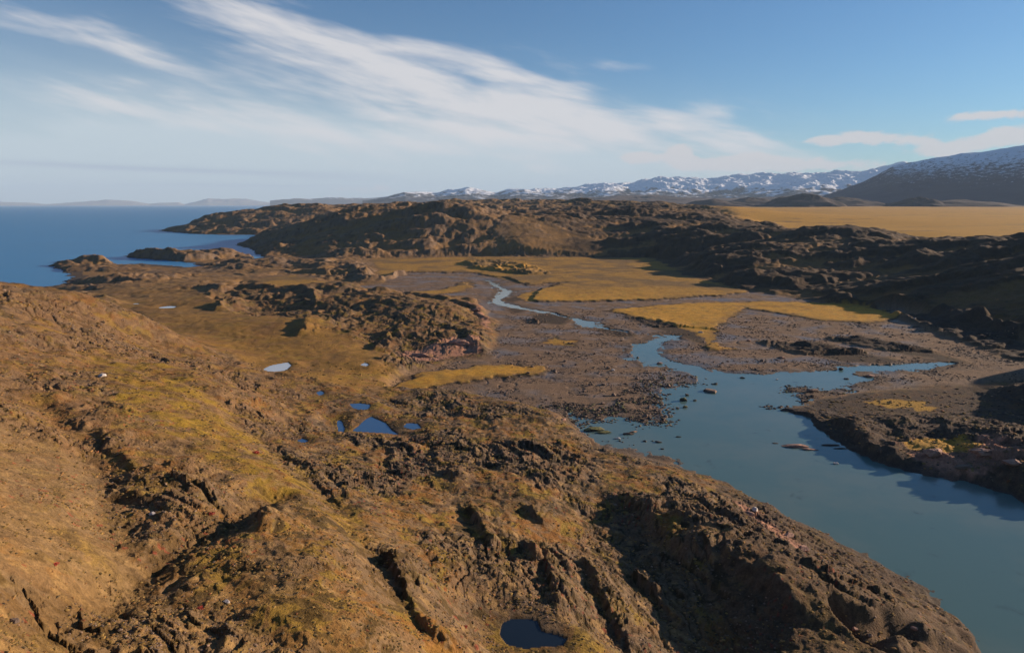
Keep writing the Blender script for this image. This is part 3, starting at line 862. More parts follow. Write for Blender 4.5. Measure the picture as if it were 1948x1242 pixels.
    # dark heath of the hills east of the valley, cast shade painted in
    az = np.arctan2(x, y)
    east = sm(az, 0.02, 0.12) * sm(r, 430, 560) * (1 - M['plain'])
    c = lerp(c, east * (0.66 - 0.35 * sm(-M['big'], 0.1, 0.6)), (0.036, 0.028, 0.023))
    c = lerp(c, farm * sm(-M['big'] - 0.2 * n2, 0.25, 0.6) * 0.6, (0.24, 0.135, 0.050))
    c = lerp(c, sm(r, 1500, 2400) * sm(n1 + n2 * .5, -0.1, 0.5) * 0.55 * sm(az, -0.2, -0.05) * (h > 0.5), (0.26, 0.155, 0.05))
    # rock ribs
    c = lerp(c, M['rib'] * 0.85, (0.065, 0.050, 0.042))
    # plain
    pl = np.zeros(s + (3,), np.float32); pl[:] = (0.40, 0.212, 0.030)
    pn = 0.7 * gn(x / 300, y / 110, 208) + 0.6 * gn(x / 90, y / 45, 209) + 0.4 * gn(x / 25, y / 20, 219)
    pl = lerp(pl, sm(pn, 0.1, 0.9) * 0.5, (0.30, 0.160, 0.034))
    pl = lerp(pl, sm(-pn, 0.45, 0.75) * 0.7, (0.17, 0.10, 0.04))
    pl = lerp(pl, sm(gn(x / 500, y / 60, 229) + 0.3 * pn, 0.35, 0.6) * 0.5, (0.26, 0.155, 0.045))
    pl = lerp(pl, sm(r, 4500, 6500) * 0.7, (0.22, 0.14, 0.065))
    c = c * (1 - M['plain'][..., None]) + pl * M['plain'][..., None]
    # mud with stones
    mud = np.zeros(s + (3,), np.float32); mud[:] = (0.185, 0.120, 0.078)
    mud = lerp(mud, sm(n2 + 0.7 * n3, 0.0, 0.6) * 0.7, (0.125, 0.090, 0.068))
    mud = lerp(mud, sm(gn(x / 60, y / 30, 232) + 0.4 * n2, 0.0, 0.5) * 0.6, (0.16, 0.122, 0.100))
    mud = lerp(mud, sm(n6 + n7, 0.2, 0.9) * 0.6, (0.22, 0.145, 0.09))
    mud = lerp(mud, sm(gn(x / 1.3, y / 1.3, 210) + 0.4 * n2, 0.3, 0.65) * 0.45, (0.07, 0.052, 0.040))
    mk = M['mudm'] * (1 - np.clip(M['mm'] * 1.4, 0, 1)) * (1 - M['rib'])
    c = c * (1 - mk[..., None]) + mud * mk[..., None]
    c = lerp(c, sm(mk, 0.6, 1) * sm(-M['river'], 0, 1) * (1 - sm(-M['river'], 2, 10)) * 0.6, (0.055, 0.045, 0.040))
    c = c * (1 - 0.20 * nearm * (1 - mk) * (1 - np.clip(M['mm'], 0, 1)))[..., None] * np.array([1.0, 0.97, 0.90], np.float32) if True else c
    # meadows
    me = np.zeros(s + (3,), np.float32); me[:] = (0.46, 0.235, 0.034)
    me = lerp(me, sm(n2 + 0.5 * n3, 0.0, 0.8) * 0.6, (0.38, 0.185, 0.028))
    me = lerp(me, sm(n3 + n7, 0.3, 0.9) * 0.55, (0.22, 0.12, 0.035))
    me = lerp(me, sm(m1 - 0.7 * n7, 0.25, 0.55) * 0.4, (0.40, 0.27, 0.05))
    me = lerp(me, (1 - sm(M['mead'] + 3 * n3 + 2 * n7, 0, 9)) * 0.55, (0.21, 0.125, 0.045))
    me = lerp(me, sm(m2 + 0.6 * m1, 0.3, 0.6) * 0.35, (0.20, 0.115, 0.035))
    mq = sm(M['mm'] + 0.30 * n3 + 0.22 * n7 + 0.2 * gn(x / 3.5, y / 3.5, 231) - 0.22 * (1 - sm(M['mead'], 0, 7)), 0.30, 0.78)
    farval = sm(r, 560, 720)
    me = lerp(me, farval * (0.45 + 0.5 * sm(-n1 + 0.5 * n2, -0.3, 0.4)), (0.17, 0.105, 0.045))
    me = lerp(me, sm(gn(x / 40, y / 14, 212) + 0.4 * n3, 0.25, 0.7) * 0.45, (0.20, 0.115, 0.04))
    c = c * (1 - mq[..., None]) + me * mq[..., None]
    bank = sm(M['mm'], 0.05, 0.3) * (1 - sm(M['mm'], 0.5, 0.7)) * M['mudm']
    c = lerp(c, bank * 0.7, (0.045, 0.032, 0.022))
    # pink granite bluffs
    pk = sm(M['pink'] + 2.5 * n7 + 2 * n4 + 1.5 * n3, -0.5, 3) * np.clip(0.8 + 0.5 * n6, 0, 1)
    pkc = np.zeros(s + (3,), np.float32); pkc[:] = (0.46, 0.225, 0.145)
    pkc = lerp(pkc, sm(n4 + n7, 0.1, 0.7) * 0.8, (0.22, 0.11, 0.075))
    pkc = lerp(pkc, sm(n5 - n7, 0.3, 0.7) * 0.8, (0.07, 0.045, 0.035))
    c = c * (1 - pk[..., None] * 0.85) + pkc * pk[..., None] * 0.85
    c = lerp(c, sm(M['bgrass'] + 1.5 * n7, -0.5, 1.0) * 0.85, (0.40, 0.22, 0.035))
    # wet dark fringe on the shores, seaweed
    shore = sm(-M['sea'], 0, 3) * (1 - sm(h, 0.6, 3.0)) * (M['sea'] < 0) * (M['mudm'] < 0.3) * (M['sea'] > -15)
    c = lerp(c, shore * 0.8, (0.045, 0.038, 0.034))
    rs = (1 - sm(h, 0.5, 2.2)) * (M['river'] > -14) * (M['mudm'] < 0.4)
    c = lerp(c, rs * 0.75, (0.055, 0.042, 0.034))
    c = lerp(c, ((M['river'] > 0) | (M['sea'] > 0)).astype(np.float32), (0.07, 0.06, 0.05))
    c = lerp(c, (M['pond'] > 0).astype(np.float32), (0.05, 0.04, 0.03))
    # scattered crimson leaves
    red = sm(gn(x / 0.9, y / 0.9, 211) + 0.5 * n2, 0.78, 0.9) * (r < 260) * (h > 8)
    c = lerp(c, red * 0.6, (0.22, 0.035, 0.02))
    c *= (1 + 0.16 * n5 + 0.14 * n4)[..., None]
    wet = mk * np.clip(0.08 + 0.6 * sm(n2 + n6, 0.1, 0.5) + 0.7 * sm(gn(x / 60, y / 30, 232) + 0.4 * n2, 0.05, 0.4), 0, 1) * (1 - sm(h, 0.5, 0.8))
    wet = wet * (1 - sm(np.arctan2(x, y), 0.50, 0.58))
    return np.clip(c, 0.008, 0.9), wet


# ---------------------------------------------------------------- materials
def principled(name):
    m = bpy.data.materials.new(name)
    m.use_nodes = True
    b = NB(m.node_tree)
    bs = m.node_tree.nodes['Principled BSDF']
    return m, b, bs


def ground_material():
    m, b, bs = principled('ground_cover')
    at = b.node('ShaderNodeAttribute', attribute_name='tone')
    wt = b.node('ShaderNodeAttribute', attribute_name='wet')
    geo = b.node('ShaderNodeNewGeometry')
    n = b.noise(geo.outputs['Position'], 2.2, 6, 0.65)
    n2 = b.noise(geo.outputs['Position'], 0.6, 4, 0.6)
    fac = b.m('ADD', -0.05, b.m('ADD', b.m('MULTIPLY', n, 1.6), b.m('MULTIPLY', n2, 0.6)))
    vm = b.node('ShaderNodeVectorMath', operation='SCALE')
    b.l.new(at.outputs['Color'], vm.inputs[0]); b.l.new(fac, vm.inputs['Scale'])
    b.l.new(vm.outputs[0], bs.inputs['Base Color'])
    b.l.new(b.m('SUBTRACT', 0.95, b.m('MULTIPLY', wt.outputs['Fac'], 0.55)), bs.inputs['Roughness'])
    b.l.new(b.m('ADD', 0.12, b.m('MULTIPLY', wt.outputs['Fac'], 0.3)), bs.inputs['Specular IOR Level'])
    bp = b.node('ShaderNodeBump')
    bp.inputs['Strength'].default_value = 0.8
    bp.inputs['Distance'].default_value = 0.45
    b.l.new(n, bp.inputs['Height'])
    b.l.new(bp.outputs[0], bs.inputs['Normal'])
    return m


def water_material(name, col, rough, bump, scale, spec=0.5, stretch=(1, 1, 1), col2=None, c2scale=0.02):
    m, b, bs = principled(name)
    geo = b.node('ShaderNodeNewGeometry')
    mp = b.node('ShaderNodeMapping')
    mp.inputs['Scale'].default_value = stretch
    b.l.new(geo.outputs['Position'], mp.inputs['Vector'])
    if col2:
        nn = b.noise(mp.outputs[0], c2scale, 5, 0.6)
        cc = b.mixc(b.ss(nn, 0.4, 0.65), (*col, 1), (*col2, 1))
        if name == 'silty_water':        # darker shoals of weed under the surface
            sh = b.noise(mp.outputs[0], 0.09, 6, 0.62, 0.4)
            cc = b.mixc(b.m('MULTIPLY', b.ss(sh, 0.60, 0.72), 0.5), cc, (0.045, 0.062, 0.065, 1))
        b.l.new(cc, bs.inputs['Base Color'])
    else:
        bs.inputs['Base Color'].default_value = (*col, 1)
    bs.inputs['Roughness'].default_value = rough
    bs.inputs['Specular IOR Level'].default_value = spec
    bs.inputs['IOR'].default_value = 1.33
    n = b.noise(mp.outputs[0], scale, 4, 0.6)
    bp = b.node('ShaderNodeBump')
    bp.inputs['Strength'].default_value = bump
    bp.inputs['Distance'].default_value = 0.5
    b.l.new(n, bp.inputs['Height'])
    b.l.new(bp.outputs[0], bs.inputs['Normal'])
    return m


MAT_G = ground_material()
MAT_SEA = water_material('sea_water', (0.034, 0.19, 0.38), 0.38, 1.0, 0.25, 0.4, (1, 1, 1), (0.034, 0.20, 0.40), 0.006)
MAT_RIVER = water_material('silty_water', (0.085, 0.150, 0.145), 0.14, 0.06, 0.5, 0.4, (1, 1, 1), (0.115, 0.165, 0.150), 0.025)
MAT_POND = water_material('pond_water', (0.012, 0.020, 0.032), 0.05, 0.05, 1.0, 0.5)
MAT_POOL = water_material('pool_water', (0.04, 0.10, 0.22), 0.05, 0.03, 1.0, 0.7)
MAT_PALE = water_material('pale_water', (0.36, 0.42, 0.50), 0.05, 0.02, 1.0, 0.8)  # pale base colour of the low-lying ponds


# ---------------------------------------------------------------- mesh helpers
def link(o):
    scene.collection.objects.link(o)
    return o


def mesh_from(name, verts, faces, mat, smooth=True, tone=None, wet=None):
    me = bpy.data.meshes.new(name)
    nv = len(verts); nf = len(faces); k = faces.shape[1]
    me.vertices.add(nv)
    me.vertices.foreach_set('co', np.ascontiguousarray(verts, np.float32).ravel())
    me.loops.add(nf * k)
    me.loops.foreach_set('vertex_index', np.ascontiguousarray(faces, np.int32).ravel())
    me.polygons.add(nf)
    me.polygons.foreach_set('loop_start', np.arange(0, nf * k, k, dtype=np.int32))
    me.polygons.foreach_set('use_smooth', np.full(nf, smooth, bool))
    me.update(calc_edges=True)
    if tone is not None:
        a = me.attributes.new('tone', 'FLOAT_COLOR', 'POINT')
        a.data.foreach_set('color', np.c_[tone, np.ones(nv)].astype(np.float32).ravel())
    if wet is not None:
        a = me.attributes.new('wet', 'FLOAT', 'POINT')
        a.data.foreach_set('value', wet.astype(np.float32).ravel())
    me.materials.append(mat)
    return link(bpy.data.objects.new(name, me))


def grid_faces(nr, nc):
    i = np.arange(nr * nc, dtype=np.int32).reshape(nr, nc)
    return np.stack([i[:-1, :-1], i[:-1, 1:], i[1:, 1:], i[1:, :-1]], -1).reshape(-1, 4)


def smooth_grid_slope(x, y, h):
    """slope (tan) on the polar grid"""
    dr = np.hypot(np.gradient(x, axis=0), np.gradient(y, axis=0)); da = np.hypot(np.gradient(x, axis=1), np.gradient(y, axis=1))
    return np.hypot(np.gradient(h, axis=0) / dr, np.gradient(h, axis=1) / da)


def structure(o):
    o['kind'] = 'structure'
    return o


# ---------------------------------------------------------------- ground
DETAIL = 1.0
NC, NR = int(1650 * DETAIL), int(1450 * DETAIL)
ua = np.linspace(0, 1, NC)
az_in0, az_in1 = R(-41), R(41)
# most columns inside the view, fewer beyond it
azs = np.interp(ua, [0, 0.03, 0.93, 1.0], [A_MIN, az_in0, az_in1, A_MAX])
vs = np.linspace(math.log(R_MIN), math.log(R_MAX), NR)
AA, VV = np.meshgrid(azs, vs)
RR = np.exp(VV)
GX, GY = RR * np.sin(AA), RR * np.cos(AA)
HH = np.zeros(GX.shape, np.float32)
parts_M = None
CH = 150
tones, wets, masks = [], [], []
Mall = {}
for j in range(0, NR, CH):
    sl = slice(j, min(NR, j + CH))
    h, M = terrain(GX[sl], GY[sl])
    HH[sl] = h
    for k_, v_ in M.items():
        Mall.setdefault(k_, []).append(np.asarray(v_, np.float32))
Mall = {k_: np.concatenate(v_) for k_, v_ in Mall.items()}
print('terrain', round(time.time() - T0, 1))
SL = smooth_grid_slope(GX, GY, HH).astype(np.float32)
tone = np.zeros(GX.shape + (3,), np.float32); wet = np.zeros(GX.shape, np.float32)
for j in range(0, NR, CH):
    sl = slice(j, min(NR, j + CH))
    t_, w_ = paint(GX[sl], GY[sl], HH[sl], {k_: v_[sl] for k_, v_ in Mall.items()}, SL[sl])
    tone[sl] = t_; wet[sl] = w_
print('paint', round(time.time() - T0, 1))
VERT = np.stack([GX, GY, HH], -1).reshape(-1, 3)
FACE = grid_faces(NR, NC)
mfl = Mall['mudm'].ravel() > 0.5; mdw = Mall['mm'].ravel() > 0.5; pln = Mall['plain'].ravel() > 0.5; slt = Mall['rib'].ravel() > 0.4
kind = np.where(pln, 3, np.where(mdw & ~slt, 2, np.where(mfl & ~slt, 1, 0)))
fk = np.max(kind[FACE], axis=1)
for k_, nm in enumerate(('ground', 'mudflat', 'meadow', 'grass_plain')):
    f_ = FACE[fk == k_]
    used, inv = np.unique(f_, return_inverse=True)
    structure(mesh_from(nm, VERT[used], inv.reshape(-1, 4), MAT_G, True, tone.reshape(-1, 3)[used], wet.ravel()[used]))
del FACE


def height_at(x, y):
    h, M = terrain(np.array([x], float), np.array([y], float))
    return float(h[0])


# bilinear height from the built sheet itself, so that things sit on it
def hgrid(x, y):
    x = np.asarray(x, float); y = np.asarray(y, float)
    a, v = to_ls(x, y)
    fi = np.interp(a, azs, np.arange(NC)); fj = np.clip((v - vs[0]) / (vs[1] - vs[0]), 0, NR - 1.001)
    i = np.clip(fi.astype(int), 0, NC - 2); j = fj.astype(int)
    ti, tj = fi - i, fj - j
    return (HH[j, i] * (1 - ti) + HH[j, i + 1] * ti) * (1 - tj) + (HH[j + 1, i] * (1 - ti) + HH[j + 1, i + 1] * ti) * tj


# ---------------------------------------------------------------- mountains and far land
MAT_M = None


def mountain_material():
    m, b, bs = principled('mountain_rock_and_snow')
    at = b.node('ShaderNodeAttribute', attribute_name='tone')
    b.l.new(at.outputs['Color'], bs.inputs['Base Color'])
    bs.inputs['Roughness'].default_value = 0.9
    bs.inputs['Specular IOR Level'].default_value = 0.1
    return m


MAT_M = mountain_material()


def crest_elev(px_pts):
    """crest line in the picture -> (azimuth, tan elevation) arrays"""
    az_, te = [], []
    for px, py in px_pts:
        dx, dy, dz = ray(px, py)
        az_.append(math.atan2(dx, dy)); te.append(dz / math.hypot(dx, dy))
    return np.array(az_), np.array(te)


def massif(name, az0, az1, nc, r0, r1, nr, hfun, cfun):
    a = np.linspace(az0, az1, nc); v = np.linspace(math.log(r0), math.log(r1), nr)
    A, V = np.meshgrid(a, v); r = np.exp(V); x = r * np.sin(A); y = r * np.cos(A)
    h = hfun(A, r, x, y).astype(np.float32)
    s = smooth_grid_slope(x, y, h)
    c = cfun(A, r, x, y, h, s)
    o = mesh_from(name, np.stack([x, y, h], -1).reshape(-1, 3), grid_faces(nr, nc), MAT_M, True, c.reshape(-1, 3))
    return structure(o)


def snowy(base, snow_z, soft, pn_scale):
    def f(A, r, x, y, h, s):
        c = np.zeros(A.shape + (3,), np.float32); c[:] = base
        n = gn(x / 700, y / 700, 301)
        c = lerp(c, sm(n, -0.3, 0.5) * 0.6, (base[0] * 1.7, base[1] * 1.45, base[2] * 1.1))
        q = 0.8 * gn(x / pn_scale, y / pn_scale, 302) + 0.7 * gn(x / pn_scale * 2.3, y / pn_scale * 2.3, 303) + 0.5 * gn(x / pn_scale * 5, y / pn_scale * 5, 304)
        k = sm(h + q * soft - s * soft * 0.9, snow_z, snow_z + soft * 0.8)
        return lerp(c, np.clip(k, 0, 1) * 0.95, (0.80, 0.82, 0.86))
    return f


def range_h(crest, rc, width_in, width_out, base, seed, lam, rough, foot=None):
    ca, ct = crest_elev(crest)

    def f(A, r, x, y):
        te = np.interp(A, ca, ct)
        top = CAM_H + te * rc
        t = (r - rc) / np.where(r < rc, width_in, width_out)
        prof = np.clip(1 - np.abs(t), 0, 1)
        prof = prof ** 1.05
        n = fbm(x, y, lam, 6, seed, 0.5, True) - 0.95
        w = fbm(x, y, lam * 0.4, 5, seed + 50, 0.55, True) - 0.95
        z = base + (top - base) * prof * (1 + 0.0 * n) + (top - base) * (n * 0.30 + w * 0.12) * rough * np.clip(prof * 1.6, 0, 1)
        return np.where(prof <= 0.001, base - 60, z)
    return f


# the broad snow-dusted mountain at the right
massif('mountain', R(20), R(60), 800, 6900, 13500, 260,
       range_h([(1540,385),(1570,371),(1600,362),(1640,347),(1672,331),(1700,315),(1730,308),(1800,296),(1870,287),(1948,276),(2060,262),(2200,250),(2600,240),(3500,300)],
               9600, 2500, 3500, 74, 401, 1900, 0.13),
       snowy((0.024, 0.026, 0.044), 350, 190, 60))  # navy base colour stands in for shade and haze
# long snowy range
massif('mountain_range', R(-12), R(34), 1300, 12500, 20500, 300,
       range_h([(700,380),(740,372),(770,364),(800,366),(830,368),(855,360),(885,356),(915,360),(945,366),(970,358),(1010,356),(1060,351),(1100,348),(1150,341),(1200,343),(1250,334),(1300,333),(1350,336),(1400,333),
                (1450,332),(1500,328),(1550,324),(1600,322),(1650,322),(1700,318),(1800,312)],
               17000, 4300, 3200, 74, 421, 2600, 0.48),
       snowy((0.050, 0.042, 0.046), 220, 150, 420))
# lower brown hills before it
massif('foothills', R(-4), R(30), 700, 7400, 12300, 160,
       range_h([(940,384),(1010,380),(1100,377),(1180,374),(1240,372),(1300,374),(1350,378),(1400,377),(1450,374),(1500,372),(1540,373),(1600,378),(1700,384)],
               10500, 2200, 1700, 74, 441, 1400, 0.5),
       snowy((0.075, 0.052, 0.042), 4000, 100, 300))
# blue hills far left of the range
massif('distant_hills', R(-19), R(-3), 400, 28000, 38000, 120,
       range_h([(440,389),(480,387),(520,382),(560,379),(600,378),(650,376),(700,375),(760,374),(800,376),(860,384),(920,390)],
               33000, 4600, 4600, -30, 461, 2600, 0.35),
       snowy((0.07, 0.05, 0.045), 330, 160, 260))
# low land across the water
ISL = [[(-300,386),(-100,383),(0,383),(60,386),(95,389)], [(80,389),(120,386),(170,383),(200,380),(250,382),(285,388)], [(270,389),(300,386),(340,385),(352,389)],
       [(350,389),(370,384),(395,378),(430,379),(465,378),(500,384),(560,389)]]
for k_, cr in enumerate(ISL):
    a_, _ = crest_elev(cr)
    massif('island', a_[0], a_[-1], 200, 49000, 56000, 50, range_h([(p[0], p[1]) for p in cr], 52500, 3300, 3300, -20, 480 + k_ * 9, 1500, 0.25),
           snowy((0.26, 0.25, 0.27), 4000, 100, 300))  # land colour paled to deepen the look of haze
# dark knolls standing on the far side of the plain
def knoll(px, py, Y, wpx, depth, seed, name='knoll', g0=68.0):
    cx, cy, cz = Q(px, py, Y)
    w = wpx / FPX * Y
    n = 120
    gx, gy = np.meshgrid(np.linspace(-1.25, 1.25, n), np.linspace(-1.25, 1.25, n))
    x = cx + gx * w; y = cy + gy * depth
    rr = np.hypot(gx, gy) + 0.22 * gn(gx * 2.2 + seed, gy * 2.2, seed)
    prof = np.clip(1 - rr, 0, 1) ** 0.8
    nn = fbm(x, y, w * 0.5, 5, seed, 0.55, True) - 0.9
    z = g0 - 4 + (cz - g0 + 4) * prof * (1 + 0.10 * nn)
    z = np.where(rr > 1, g0 - 8, z)
    c = np.zeros(x.shape + (3,), np.float32); c[:] = (0.050, 0.036, 0.030)
    c = lerp(c, sm(gn(x / 120, y / 120, seed + 3), 0, 0.6) * 0.6, (0.10, 0.065, 0.045))
    return structure(mesh_from(name, np.stack([x, y, z], -1).reshape(-1, 3), grid_faces(n, n), MAT_M, True, c.reshape(-1, 3)))


knoll(1525, 369, 5200, 75, 380, 611)
knoll(1600, 374, 5400, 90, 380, 612)
knoll(1745, 374, 5000, 45, 300, 613)
knoll(1820, 380, 5000, 130, 320, 614)
knoll(1430, 376, 6000, 80, 420, 615)
knoll(1360, 379, 5600, 70, 420, 616)
knoll(1905, 411, 2400, 90, 50, 617, g0=46.0)

# ---------------------------------------------------------------- water
def sheet(name, pts, z, mat):
    v = np.array([(x, y, z) for x, y in pts], np.float32)
    me = bpy.data.meshes.new(name)
    me.from_pydata(v.tolist(), [], [list(range(len(pts)))])
    me.materials.append(mat)
    return structure(link(bpy.data.objects.new(name, me)))


sheet('sea', [(-58000, 150), (-205, 150), (-190, 700), (-105, 1100), (300, 3500), (6000, 12000), (28000, 58000), (-58000, 58000)], 0.0, MAT_SEA)
sheet('river', [(-60, 10), (700, 10), (700, 760), (250, 900), (-80, 900)][:5], 0.0, MAT_RIVER)
for pts, z in PONDS:
    w = [P(p[0], p[1], z) for p in pts]
    cx = sum(p[0] for p in w) / len(w); cy = sum(p[1] for p in w) / len(w)
    o = []
    for p in w:
        d = math.hypot(p[0] - cx, p[1] - cy)
        k = 1 + 1.6 / max(d, 0.5)
        o.append((cx + (p[0] - cx) * k, cy + (p[1] - cy) * k))
    sheet('pond', o, z, MAT_PALE if z < 8.5 else (MAT_POND if z > 20 else MAT_POOL))


# ---------------------------------------------------------------- rocks and shrubs
rng = np.random.default_rng(7)


def ico(sub):
    t = (1 + 5 ** 0.5) / 2
    v = [(-1, t, 0), (1, t, 0), (-1, -t, 0), (1, -t, 0), (0, -1, t), (0, 1, t), (0, -1, -t), (0, 1, -t), (t, 0, -1), (t, 0, 1), (-t, 0, -1), (-t, 0, 1)]
    v = [np.array(p) / np.linalg.norm(p) for p in v]
    f = [(0, 11, 5), (0, 5, 1), (0, 1, 7), (0, 7, 10), (0, 10, 11), (1, 5, 9), (5, 11, 4), (11, 10, 2), (10, 7, 6), (7, 1, 8),
         (3, 9, 4), (3, 4, 2), (3, 2, 6), (3, 6, 8), (3, 8, 9), (4, 9, 5), (2, 4, 11), (6, 2, 10), (8, 6, 7), (9, 8, 1)]
    for _ in range(sub):
        cache = {}; nf = []

        def mid(a, b_):
            k = (min(a, b_), max(a, b_))
            if k not in cache:
                p = v[a] + v[b_]; v.append(p / np.linalg.norm(p)); cache[k] = len(v) - 1
            return cache[k]
        for a, b_, c in f:
            d, e, g = mid(a, b_), mid(b_, c), mid(c, a)
            nf += [(a, d, g), (b_, e, d), (c, g, e), (d, e, g)]
        f = nf
    return np.array(v), np.array(f)


def rock_shape(seed, sub=3, cuts=13, flat=0.7, grain=0.05):
    """a boulder: a ball cut by random planes, then roughened"""
    g = np.random.default_rng(seed)
    v, f = ico(sub)
    n = g.normal(size=(cuts, 3)); n /= np.linalg.norm(n, axis=1)[:, None]
    dist = g.uniform(0.52, 0.9, cuts)
    for k in range(cuts):
        d = v @ n[k] - dist[k]
        v = v - np.where(d > 0, d, 0)[:, None] * n[k]
    v += (gn(v[:, 0] * 3 + seed, v[:, 1] * 3 + v[:, 2] * 2, seed) * grain + gn(v[:, 0] * 8, v[:, 2] * 8 + v[:, 1] * 5, seed + 1) * grain * 0.5)[:, None] * v
    v[:, 2] *= flat
    v[:, 0] *= g.uniform(0.9, 1.3)
    return v, f


def rock_mat(name, a, b_, c=None, top=None):
    m, b, bs = principled(name)
    geo = b.node('ShaderNodeNewGeometry')
    tcn = b.node('ShaderNodeTexCoord')
    n = b.noise(tcn.outputs['Object'], 2.5, 6, 0.65)
    oi = b.node('ShaderNodeObjectInfo')
    col = b.mixc(b.ss(n, 0.35, 0.65), (*a, 1), (*b_, 1))
    if c:
        col = b.mixc(oi.outputs['Random'], col, (*c, 1))
    if top:
        sp = b.node('ShaderNodeSeparateXYZ'); b.l.new(geo.outputs['Normal'], sp.inputs[0])
        n2 = b.noise(tcn.outputs['Object'], 5.0, 4, 0.6)
        col = b.mixc(b.ss(b.m('ADD', sp.outputs[2], b.m('SUBTRACT', n2, 0.5)), 0.35, 0.7), col, (*top, 1))
    b.l.new(col, bs.inputs['Base Color'])
    bs.inputs['Roughness'].default_value = 0.85
    bs.inputs['Specular IOR Level'].default_value = 0.25
    bp = b.node('ShaderNodeBump'); bp.inputs['Strength'].default_value = 0.7; bp.inputs['Distance'].default_value = 0.12
    b.l.new(b.noise(tcn.outputs['Object'], 7.0, 5, 0.7), bp.inputs['Height']); b.l.new(bp.outputs[0], bs.inputs['Normal'])
    return m


M_BROWN = rock_mat('brown_rock', (0.15, 0.10, 0.075), (0.07, 0.052, 0.042), (0.22, 0.14, 0.10))
M_PINK = rock_mat('pink_granite', (0.42, 0.23, 0.16), (0.24, 0.13, 0.095))
M_PALE = rock_mat('pale_rock', (0.62, 0.55, 0.50), (0.42, 0.35, 0.31))
M_DARK = rock_mat('dark_wet_rock', (0.045, 0.036, 0.032), (0.09, 0.065, 0.052))
M_WEED = rock_mat('seaweed_covered_rock', (0.05, 0.045, 0.035), (0.09, 0.07, 0.05), None, (0.19, 0.17, 0.065))


def rock_mesh(name, seed, mat, **kw):
    v, f = rock_shape(seed, **kw)
    me = bpy.data.meshes.new(name)
    me.from_pydata(v.tolist(), [], f.tolist())
    me.materials.append(mat)
    return me


def put_rock(me, x, y, sx, sy, sz, rz, z=None, sink=0.3, name='boulder'):
    o = bpy.data.objects.new(name, me)
    zz = float(hgrid(x, y)) if z is None else z
    o.location = (x, y, zz + sz * (0.62 - sink * 1.0))
    o.scale = (sx, sy, sz); o.rotation_euler = (0, 0, rz)
    return link(o)


def tag(o, label, cat, group=None):
    o['label'] = label; o['category'] = cat
    if group:
        o['group'] = group
    return o


